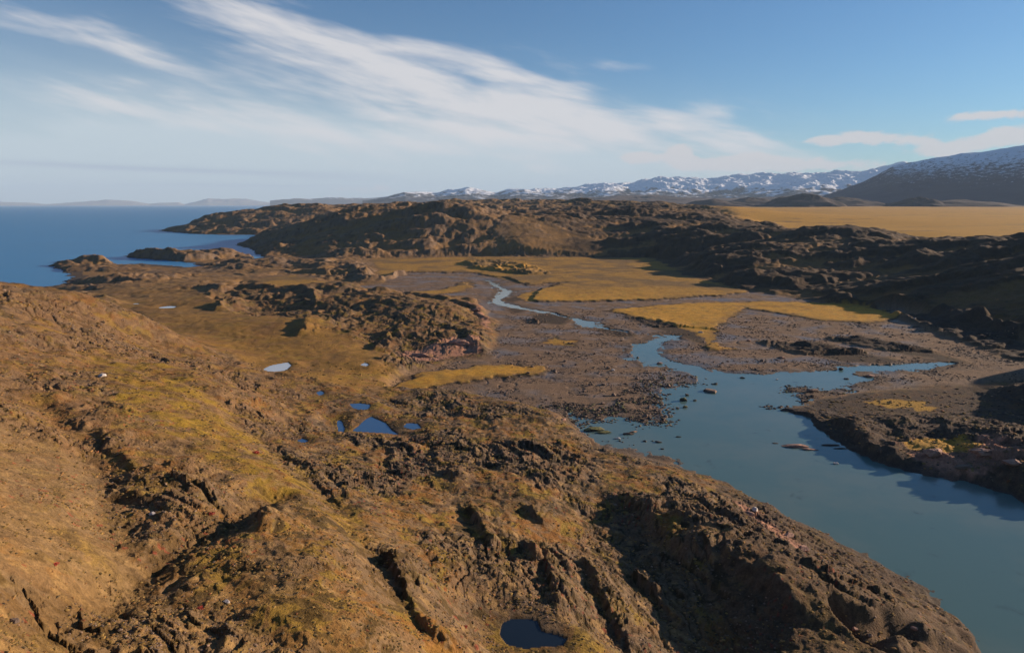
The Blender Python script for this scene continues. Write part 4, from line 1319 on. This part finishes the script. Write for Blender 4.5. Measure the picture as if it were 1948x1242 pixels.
singles = [  # px, py, level, half sizes, material, name, label
    (1333, 632, 0.8, (1.5, 1.1, 1.0), M_PALE, 'boulder', 'white boulder on the dark mud bank below the tip of the orange meadow'),
    (1166, 705, 0.5, (1.1, 0.9, 0.9), M_PALE, 'boulder', 'pale pinkish boulder alone on the stony mud left of the creek bend'),
    (1255, 692, 0.1, (1.6, 1.1, 1.0), M_PINK, 'boulder', 'tan boulder standing at the mouth of the creek on its near bank'),
    (1300, 762, 0.0, (1.3, 1.1, 1.5), M_WEED, 'boulder', 'tall greenish boulder standing in the shallow water beside the mudflat'),
    (1303, 775, 0.0, (1.1, 0.8, 0.8), M_WEED, 'boulder', 'seaweed-covered boulder just in front of the tall greenish boulder'),
    (1289, 777, 0.0, (0.8, 0.7, 0.6), M_DARK, 'boulder', 'small black boulder left of the seaweed-covered boulders in the shallows'),
    (1307, 752, 0.0, (0.9, 0.7, 0.8), M_DARK, 'boulder', 'dark boulder just behind the tall greenish boulder in the shallows'),
    (1351, 745, 0.0, (2.4, 3.6, 1.2), M_BROWN, 'rock_reef', 'ragged brown rock reef rising from open water right of the stony mudflat'),
    (1322, 762, 0.0, (0.9, 0.7, 0.5), M_DARK, 'boulder', 'low dark boulder in the water between greenish boulders and brown reef'),
    (1361, 731, 0.0, (1.0, 0.8, 0.8), M_DARK, 'boulder', 'dark boulder in the water just behind the ragged brown reef'),
    (1591, 882, 0.0, (0.8, 0.6, 0.6), M_PALE, 'boulder', 'pale boulder standing alone in the turquoise river below the reddish islet'),
    (1512, 849, 0.0, (3.6, 1.4, 0.9), M_PINK, 'rock_islet', 'reddish rock islet low in the river off the dark right bank'),
    (1540, 855, 0.0, (2.8, 0.9, 0.45), M_PINK, 'rock_islet', 'flat reddish tail of rock beside the reddish islet in the river'),
    (1578, 847, 0.0, (3.2, 0.7, 0.4), M_DARK, 'rock_islet', 'flat black rock islet between the reddish islet and the right bank'),
    (1600, 853, 0.0, (2.2, 0.6, 0.3), M_DARK, 'rock_islet', 'smallest flat black rock nearest the right bank beside the black islet'),
    (1475, 843, 0.0, (1.0, 0.5, 0.25), M_DARK, 'boulder', 'small black rock awash left of the reddish islet'),
    (1132, 818, 0.0, (4.2, 2.0, 1.1), M_WEED, 'rock_reef', 'long seaweed-covered reef in the shallows above the foreground cliff'),
    (1150, 823, 0.0, (3.0, 1.3, 0.7), M_WEED, 'rock_reef', 'smaller seaweed-covered reef at the right end of the long reef'),
    (1195, 826, 0.0, (2.6, 0.8, 0.6), M_DARK, 'rock_reef', 'low black reef in the water right of the seaweed-covered reefs'),
    (1205, 822, 0.0, (1.6, 0.7, 0.5), M_BROWN, 'rock_reef', 'small brown reef touching the low black reef in the shallows'),
    (1175, 834, 0.0, (1.2, 0.6, 0.4), M_PALE, 'boulder', 'pale boulder awash in front of the low black reef'),
    (1253, 841, 0.0, (1.2, 0.7, 0.45), M_DARK, 'boulder', 'black boulder awash near the lower edge of the stony mudflat'),
    (1290, 831, 0.0, (0.9, 0.5, 0.35), M_DARK, 'boulder', 'black boulder awash farthest out in the river below the mudflat'),
    (1260, 854, 0.0, (0.8, 0.5, 0.35), M_DARK, 'boulder', 'black boulder awash just off the tip of the foreground shore'),
    (1412, 719, 0.0, (1.0, 0.8, 0.8), M_DARK, 'boulder', 'black boulder in the river close under the far stony bank'),
    (1478, 722, 0.0, (0.7, 0.6, 0.45), M_PALE, 'boulder', 'small pale boulder in mid river close to the far bank'),
    (1610, 721, 0.0, (1.2, 0.8, 0.7), M_DARK, 'boulder', 'black boulder in the mouth of the right-hand creek'),
    (1600, 703, 0.2, (1.4, 1.0, 1.0), M_DARK, 'boulder', 'dark boulder on the far bank at the mouth of the right-hand creek'),
    (1655, 716, 0.2, (2.4, 1.6, 1.0), M_PINK, 'boulder', 'pinkish boulder among stones on the mud spit of the right-hand creek'),
    (1738, 611, 0.8, (1.2, 1.0, 0.9), M_PALE, 'boulder', 'small white boulder at the right tip of the orange meadow'),
    (1744, 622, 0.6, (2.4, 1.4, 1.0), M_DARK, 'boulder', 'black boulder below the small white boulder at the meadow tip'),
    (1489, 682, 0.4, (1.3, 1.0, 0.9), M_PINK, 'boulder', 'pink boulder on the stony far bank above the river'),
    (1424, 649, 0.5, (1.3, 1.0, 0.9), M_PINK, 'boulder', 'pink boulder at the left end of the dark rock ribs'),
]
for k, (px, py, z, (a, b_, c), mat, nm, lab) in enumerate(singles):
    x, y, _ = P(px, py, z)
    me = rock_mesh(nm, 900 + k, mat, flat=0.75, grain=0.10 if 'reef' in nm or 'islet' in nm else 0.05)
    zz = None if z >= 0.4 else max(z, -0.05)
    o = put_rock(me, x, y, a, b_, c, rng.uniform(-0.3, 0.3), z=zz, sink=0.35, name=nm)
    tag(o, lab, 'boulder' if nm == 'boulder' else 'rock')

# boulders on the near crests, found by marching the line of sight down to the ground sheet
def on_ground(px, py):
    dx, dy, dz = ray(px, py)
    t = np.geomspace(30, 6000, 2400)
    zz = CAM_H + dz * t; hh = hgrid(dx * t, dy * t)
    k = int(np.argmax(zz < hh))
    return dx * t[k], dy * t[k]


for px, py, (a, b_, c), mat, lab in (
        (1437, 972, (0.9, 0.8, 0.9), M_PALE, 'cream boulder perched on the cliff edge above the turquoise river'),
        (1425, 978, (1.3, 1.0, 0.9), M_PINK, 'pink boulder on the cliff edge beside the cream boulder'),
        (1500, 1020, (1.3, 1.0, 0.8), M_PINK, 'pink-orange boulder on the cliff edge right of the cream boulder'),
        (1530, 1045, (1.4, 1.0, 0.9), M_PINK, 'largest pink-orange block on the cliff edge, nearer than its neighbour'),
        (1740, 1200, (0.7, 0.6, 0.5), M_PINK, 'orange block near the bottom right end of the foreground ridge'),
        (1625, 1200, (0.6, 0.5, 0.4), M_PINK, 'orange block on the lower slope of the foreground ridge'),
        (1655, 1210, (0.6, 0.5, 0.4), M_BROWN, 'brown block beside the orange block on the lower foreground ridge'),
        (25, 1185, (0.4, 0.4, 0.35), M_BROWN, 'brown boulder near the bottom left corner'),
        (290, 980, (0.5, 0.4, 0.35), M_PALE, 'pale boulder in the rocky gully on the left slope'),
        (1072, 800, (1.2, 1.0, 0.9), M_PINK, 'tan block on the small cliff above the seaweed-covered reefs'),
        (430, 1145, (0.4, 0.3, 0.2), M_PALE, 'pale flat stone on the foreground slope at lower left'),
        (195, 716, (2.2, 1.0, 0.7), M_PALE, 'pale slab of rock on the left hillside above the yellow moss')):
    x, y = on_ground(px, py)
    me = rock_mesh('boulder', int(px * 7 + py), mat)
    tag(put_rock(me, x, y, a, b_, c, rng.uniform(0, 3), sink=0.3), lab, 'boulder')
NSING = len(singles) + 12

for k, (px, py, (a, b_, c), mat, lab) in enumerate((
        (1775, 868, (5.2, 2.6, 2.6), M_PINK, 'broad sunlit reddish rock bluff at the water edge of the right bank'),
        (1868, 866, (4.2, 2.4, 2.3), M_PINK, 'reddish block-shaped rock outcrop right of the broad bluff on the right bank'),
        (1925, 885, (3.0, 2.0, 1.6), M_PINK, 'low reddish rock ledge nearest the right edge on the right bank'),
        (1830, 892, (2.6, 1.6, 1.4), M_BROWN, 'brown rock wedged below and between the two reddish outcrops of the right bank'),
        (1545, 745, (4.2, 1.8, 1.3), M_BROWN, 'brown rocky point at the upper left tip of the right bank'),
        (1505, 780, (5.2, 1.5, 0.9), M_DARK, 'long flat black rock tongue reaching into the river from the right bank'),
        (872, 655, (7.0, 3.6, 3.0), M_PINK, 'large salmon-pink rock bluff at the right foot of the dark knoll'),
        (800, 678, (7.5, 3.0, 1.9), M_PINK, 'long low pink rock outcrop left of the large salmon-pink bluff'),
        (905, 592, (4.0, 2.6, 2.2), M_PINK, 'pink rocks on the far right shoulder of the dark knoll'))):
    x, y = on_ground(px, py)
    v, f = rock_shape(1300 + k, sub=4, cuts=34, flat=0.8, grain=0.13)
    me = bpy.data.meshes.new('rock_outcrop'); me.from_pydata(v.tolist(), [], f.tolist()); me.materials.append(mat)
    tag(put_rock(me, x, y, a, b_, c, rng.uniform(-0.25, 0.25), sink=0.22 if px > 1700 else 0.36, name='rock_outcrop'), lab, 'rock')

SHAPES = {m_: [rock_mesh('boulder', 700 + k * 11 + q, mat) for k in range(6)] for q, (m_, mat) in enumerate((('brown', M_BROWN), ('pink', M_PINK), ('dark', M_DARK)))}


def sample(poly_px, n, z=0.5, power=1.0):
    w = poly(poly_px, z); a = np.array(w)
    out = []
    while len(out) < n:
        m_ = n * 6
        u = rng.uniform(a[:, 0].min(), a[:, 0].max(), m_)
        # uniform in ground area, thinned so that near stones are not lost
        v = rng.uniform(a[:, 1].min(), a[:, 1].max(), m_)
        ins = seg_dist(u, v, w, True) > 0
        x, y = np.exp(v) * np.sin(u), np.exp(v) * np.cos(u)
        cl = gn(x / 16, y / 16, 77) + 0.6 * gn(x / 5, y / 5, 78)
        ok = ins & (rng.uniform(-0.6, 0.9, m_) < cl)
        out += list(zip(x[ok], y[ok]))
    return out[:n]


FLATS = [  # outline, how many boulders, shape set, label, group, size range
    ([(930, 690), (1060, 640), (1200, 665), (1260, 700), (1320, 726), (1262, 765), (1250, 805), (1150, 785), (1060, 770), (930, 745)], 105, 'brown',
     'brown boulder among many strewn over the stony mudflat between meadow strip and creek', 'boulders strewn over the stony mudflat', (0.38, 1.15)),
    ([(1255, 655), (1340, 650), (1420, 665), (1560, 690), (1450, 708), (1330, 692)], 45, 'brown',
     'brown boulder among many on the far bank of the creek, right of its bend', 'boulders on the far bank of the creek', (0.36, 1.0)),
    ([(1390, 600), (1500, 605), (1700, 625), (1830, 650), (1760, 655), (1560, 640), (1420, 645)], 30, 'dark',
     'small dark boulder dotted over the bare mud right of the orange meadow', 'boulders on the bare mud beyond the meadow', (0.35, 0.9)),
    ([(1640, 715), (1750, 702), (1900, 690), (1948, 700), (1948, 718), (1700, 732)], 18, 'brown',
     'boulder among those on the mud beside the right-hand creek', 'boulders beside the right-hand creek', (0.35, 0.9)),
    ([(950, 590), (1080, 625), (1180, 640), (1190, 655), (1000, 640), (945, 650)], 22, 'brown',
     'small boulder strewn on the mud around the little round patch of grass', 'boulders around the round grass patch', (0.35, 0.9)),
    ([(1090, 800), (1180, 800), (1260, 815), (1240, 850), (1150, 840), (1110, 825)], 16, 'dark',
     'small black boulder awash in the shallows below the mudflat', 'boulders awash in the shallows', (0.25, 0.6)),
]
for outline, n, ms, lab, grp, (s0, s1) in FLATS:
    for (x, y) in sample(outline, n):
        s_ = s0 + (s1 - s0) * rng.power(0.45)
        o = put_rock(SHAPES[ms][rng.integers(6)], x, y, s_ * rng.uniform(0.8, 1.3), s_, s_ * rng.uniform(0.7, 1.1), rng.uniform(0, 6.28),
                     z=max(float(hgrid(x, y)), -0.1), sink=0.35)
        tag(o, lab, 'boulder', grp)


def scatter_stuff(name, pts, sizes, cols, mat, label, cat, flat=0.6, sub=0, sink=0.35, jit=0.28):
    v0, f0 = ico(sub)
    n = len(pts); k = len(v0)
    P_ = np.array(pts); z = hgrid(P_[:, 0], P_[:, 1])
    V = v0[None] * (1 + rng.uniform(-jit, jit, (n, k, 1)))
    ang = rng.uniform(0, 6.28, n); ca, sa_ = np.cos(ang)[:, None], np.sin(ang)[:, None]
    st = rng.uniform(0.8, 1.5, (n, 1))
    X = V[..., 0] * st; Y = V[..., 1]
    V2 = np.stack([X * ca - Y * sa_, X * sa_ + Y * ca, V[..., 2] * flat], -1) * np.array(sizes)[:, None, None]
    V2 += np.stack([P_[:, 0], P_[:, 1], z + np.array(sizes) * flat * (1 - 2 * sink) * 0.6], -1)[:, None]
    Fc = f0[None] + (np.arange(n) * k)[:, None, None]
    tn = np.repeat(np.array(cols), k, axis=0)
    o = mesh_from(name, V2.reshape(-1, 3), Fc.reshape(-1, 3), mat, False, tn)
    o['kind'] = 'stuff'; o['label'] = label; o['category'] = cat
    return o


def rand_ground(n, a0, a1, r0, r1, keep):
    xs_, ys_ = [], []
    tot = 0
    while tot < n:
        u = rng.uniform(a0, a1, n); v = rng.uniform(math.log(r0), math.log(r1), n)
        x, y = np.exp(v) * np.sin(u), np.exp(v) * np.cos(u)
        k = keep(x, y, u, v)
        xs_.append(x[k]); ys_.append(y[k]); tot += int(k.sum())
    return np.stack([np.concatenate(xs_)[:n], np.concatenate(ys_)[:n]], -1)


def mall(name, u, v):
    fi = np.clip(np.interp(u, azs, np.arange(NC)).astype(int), 0, NC - 1); fj = np.clip(((v - vs[0]) / (vs[1] - vs[0])).astype(int), 0, NR - 1)
    return Mall[name][fj, fi]


def pick(cols, n, w=None):
    c = np.array(cols)[rng.choice(len(cols), n, p=w)]
    return c * rng.uniform(0.7, 1.3, (n, 1))


# stones on the mud
def keep_mud(x, y, u, v):
    d = 1.3 * gn(x / 24, y / 16, 77) + 0.7 * gn(x / 7, y / 7, 78) - 0.15
    near = (np.abs(u) < 0.75)
    return near & (mall('mudm', u, v) > 0.6) & (mall('mm', u, v) < rng.uniform(0.1, 0.8, len(x))) & (mall('river', u, v) < 3) & (rng.uniform(-0.35, 0.8, len(x)) < d)


pts = rand_ground(11000, R(-12), R(38), 235, 520, keep_mud)
rr_ = np.hypot(pts[:, 0], pts[:, 1])
sz = 0.09 + 0.0013 * rr_ * rng.power(0.5, len(pts)) * 0.9
scatter_stuff('stones', pts, sz, pick([(0.22, 0.15, 0.10), (0.11, 0.08, 0.06), (0.05, 0.04, 0.034), (0.32, 0.20, 0.14)], len(pts), [0.35, 0.3, 0.25, 0.1]), MAT_M,
              'countless brown stones scattered over the tidal mud', 'stones')


def keep_margin(x, y, u, v):
    rv = mall('river', u, v)
    return (mall('mud', u, v) > 2) & (rv > -16) & (rv < 7) & (rng.uniform(-0.5, 0.6, len(x)) < gn(x / 11, y / 9, 87) + 0.5 * gn(x / 4, y / 4, 88))


pts = rand_ground(2600, R(1), R(27), 235, 330, keep_margin)
sz = 0.16 + 0.50 * rng.power(0.5, len(pts))
pts_z = hgrid(pts[:, 0], pts[:, 1]); keep = pts_z > -0.35
scatter_stuff('shore_stones', pts[keep], sz[keep], pick([(0.16, 0.11, 0.08), (0.09, 0.07, 0.055), (0.05, 0.042, 0.036), (0.17, 0.15, 0.07)], int(keep.sum()), [0.35, 0.25, 0.25, 0.15]), MAT_M,
              'dark wet stones crowding the shallow margin between mudflat and river', 'stones', sink=0.1)


# loose stones and blocks in the rocky ground
def keep_rock(x, y, u, v):
    return (mall('rockm', u, v) + 0.7 * gn(x / 5, y / 5, 79) > rng.uniform(0.35, 1.3, len(x))) & (mall('mudm', u, v) < 0.2) & (mall('river', u, v) < -1) & (mall('pond', u, v) < -1.0) & (mall('sea', u, v) < -6)


pts = rand_ground(15000, R(-41), R(41), 34, 420, keep_rock)
rr_ = np.hypot(pts[:, 0], pts[:, 1])
sz = 0.05 + 0.0017 * rr_ * rng.power(0.45, len(pts))
scatter_stuff('loose_rocks', pts, sz, pick([(0.20, 0.135, 0.095), (0.11, 0.08, 0.06), (0.06, 0.045, 0.036), (0.30, 0.19, 0.13)], len(pts), [0.35, 0.3, 0.25, 0.1]), MAT_M,
              'loose angular rocks lying all over the heathy foreground ridges', 'rocks')


# low heath tussocks
def keep_heath(x, y, u, v):
    return (gn(x / 9, y / 9, 80) + 0.6 * gn(x / 3, y / 3, 81) > rng.uniform(-0.5, 0.8, len(x))) & (mall('mudm', u, v) < 0.2) & (mall('river', u, v) < -1.5) & (mall('pond', u, v) < -1.0) & (mall('sea', u, v) < -6)


pts = rand_ground(26000, R(-41), R(41), 33, 330, keep_heath)
rr_ = np.hypot(pts[:, 0], pts[:, 1])
sz = 0.08 + 0.0022 * rr_ * rng.power(0.6, len(pts))
scatter_stuff('heath_tussocks', pts, sz, pick([(0.24, 0.145, 0.045), (0.17, 0.11, 0.04), (0.10, 0.07, 0.035), (0.27, 0.14, 0.05), (0.18, 0.07, 0.03)], len(pts), [0.34, 0.30, 0.16, 0.17, 0.03]), MAT_M,
              'low brown and rusty heath tussocks covering the foreground hills', 'heath', flat=0.38, sink=0.2)

# crimson dwarf shrubs that stand out in the heath
def leaf_mat(name, a, b_):
    m, b, bs = principled(name)
    gi = b.node('ShaderNodeNewGeometry')
    b.l.new(b.mixc(gi.outputs['Random Per Island'], (*a, 1), (*b_, 1)), bs.inputs['Base Color'])
    bs.inputs['Roughness'].default_value = 0.8
    return m


M_RED = leaf_mat('crimson_leaves', (0.50, 0.06, 0.03), (0.28, 0.03, 0.025))
M_TWIG = leaf_mat('twigs', (0.07, 0.045, 0.03), (0.05, 0.035, 0.025))


def shrub(px, py, rad, label):
    x, y = on_ground(px, py)
    root = bpy.data.objects.new('dwarf_shrub', None); root.location = (x, y, float(hgrid(x, y)) - 0.03); link(root)
    root['label'] = label; root['category'] = 'shrub'
    v, f, k = [], [], 0
    tv, tf = [], []
    for _ in range(int(320)):
        d = rng.normal(size=3); d /= np.linalg.norm(d); d[2] = abs(d[2]) * 0.6
        p = d * rad * rng.uniform(0.45, 1.0)
        p[:2] *= 1 + 0.3 * math.sin(3 * math.atan2(d[1], d[0]) + px)
        a = rng.normal(size=3); a /= np.linalg.norm(a); c = np.cross(a, rng.normal(size=3)); c /= np.linalg.norm(c)
        s_ = rad * 0.13
        v += [p - a * s_, p + c * s_ * 0.5, p + a * s_, p - c * s_ * 0.5]; f.append((k, k + 1, k + 2, k + 3)); k += 4
    for q in range(9):
        an = q * 0.7 + rng.uniform(0, 0.4); t = np.array([math.cos(an) * rad * 0.8, math.sin(an) * rad * 0.8, rad * 0.45]); w = rad * 0.025
        b0 = len(tv)
        for base_, ww in ((np.zeros(3), w), (t * 0.55 + np.array([0, 0, 0.12 * rad]), w * 0.7), (t, w * 0.3)):
            for aa in range(3):
                tv.append(base_ + ww * np.array([math.cos(aa * 2.09), math.sin(aa * 2.09), 0]))
        for lv in range(2):
            for aa in range(3):
                i0 = b0 + lv * 3 + aa; i1 = b0 + lv * 3 + (aa + 1) % 3
                tf.append((i0, i1, i1 + 3, i0 + 3))
    for nm, vv, ff, mt in (('foliage', v, f, M_RED), ('stem', tv, tf, M_TWIG)):
        me = bpy.data.meshes.new(nm); me.from_pydata([tuple(p) for p in vv], [], ff); me.materials.append(mt)
        o = link(bpy.data.objects.new(nm, me)); o.parent = root


shrub(487, 862, 0.85, 'bright orange-red dwarf shrub on the mossy slope right of the yellow moss')
shrub(402, 978, 0.5, 'crimson dwarf shrub among rocks below the yellow moss')
shrub(105, 1074, 0.35, 'crimson dwarf shrub on the pale slab at lower left')
shrub(380, 1158, 0.40, 'crimson dwarf shrub on the foreground slope at the bottom of the central spine')
shrub(885, 1192, 0.38, 'crimson dwarf shrub left of the dark foreground pond')

# haze
def haze():
    x0, x1, y0, y1, z0, z1 = -60000, 60000, -3000, 60000, -80, 1600
    v = [(x, y, z) for z in (z0, z1) for y in (y0, y1) for x in (x0, x1)]
    f = [(0, 2, 3, 1), (4, 5, 7, 6), (0, 1, 5, 4), (2, 6, 7, 3), (0, 4, 6, 2), (1, 3, 7, 5)]
    me = bpy.data.meshes.new('haze'); me.from_pydata(v, [], f)
    m = bpy.data.materials.new('air'); m.use_nodes = True
    nt = m.node_tree; nt.nodes.clear()
    o = nt.nodes.new('ShaderNodeOutputMaterial'); pv = nt.nodes.new('ShaderNodeVolumePrincipled')
    pv.inputs['Color'].default_value = (0.55, 0.74, 1.0, 1)
    pv.inputs['Density'].default_value = 2.1e-5
    pv.inputs['Anisotropy'].default_value = 0.0
    nt.links.new(pv.outputs[0], o.inputs['Volume'])
    me.materials.append(m)
    ob = link(bpy.data.objects.new('haze', me)); ob['kind'] = 'stuff'
    ob['label'] = 'thin blue haze lying over the land and sea'; ob['category'] = 'haze'
haze()
print('done', round(time.time() - T0, 1))
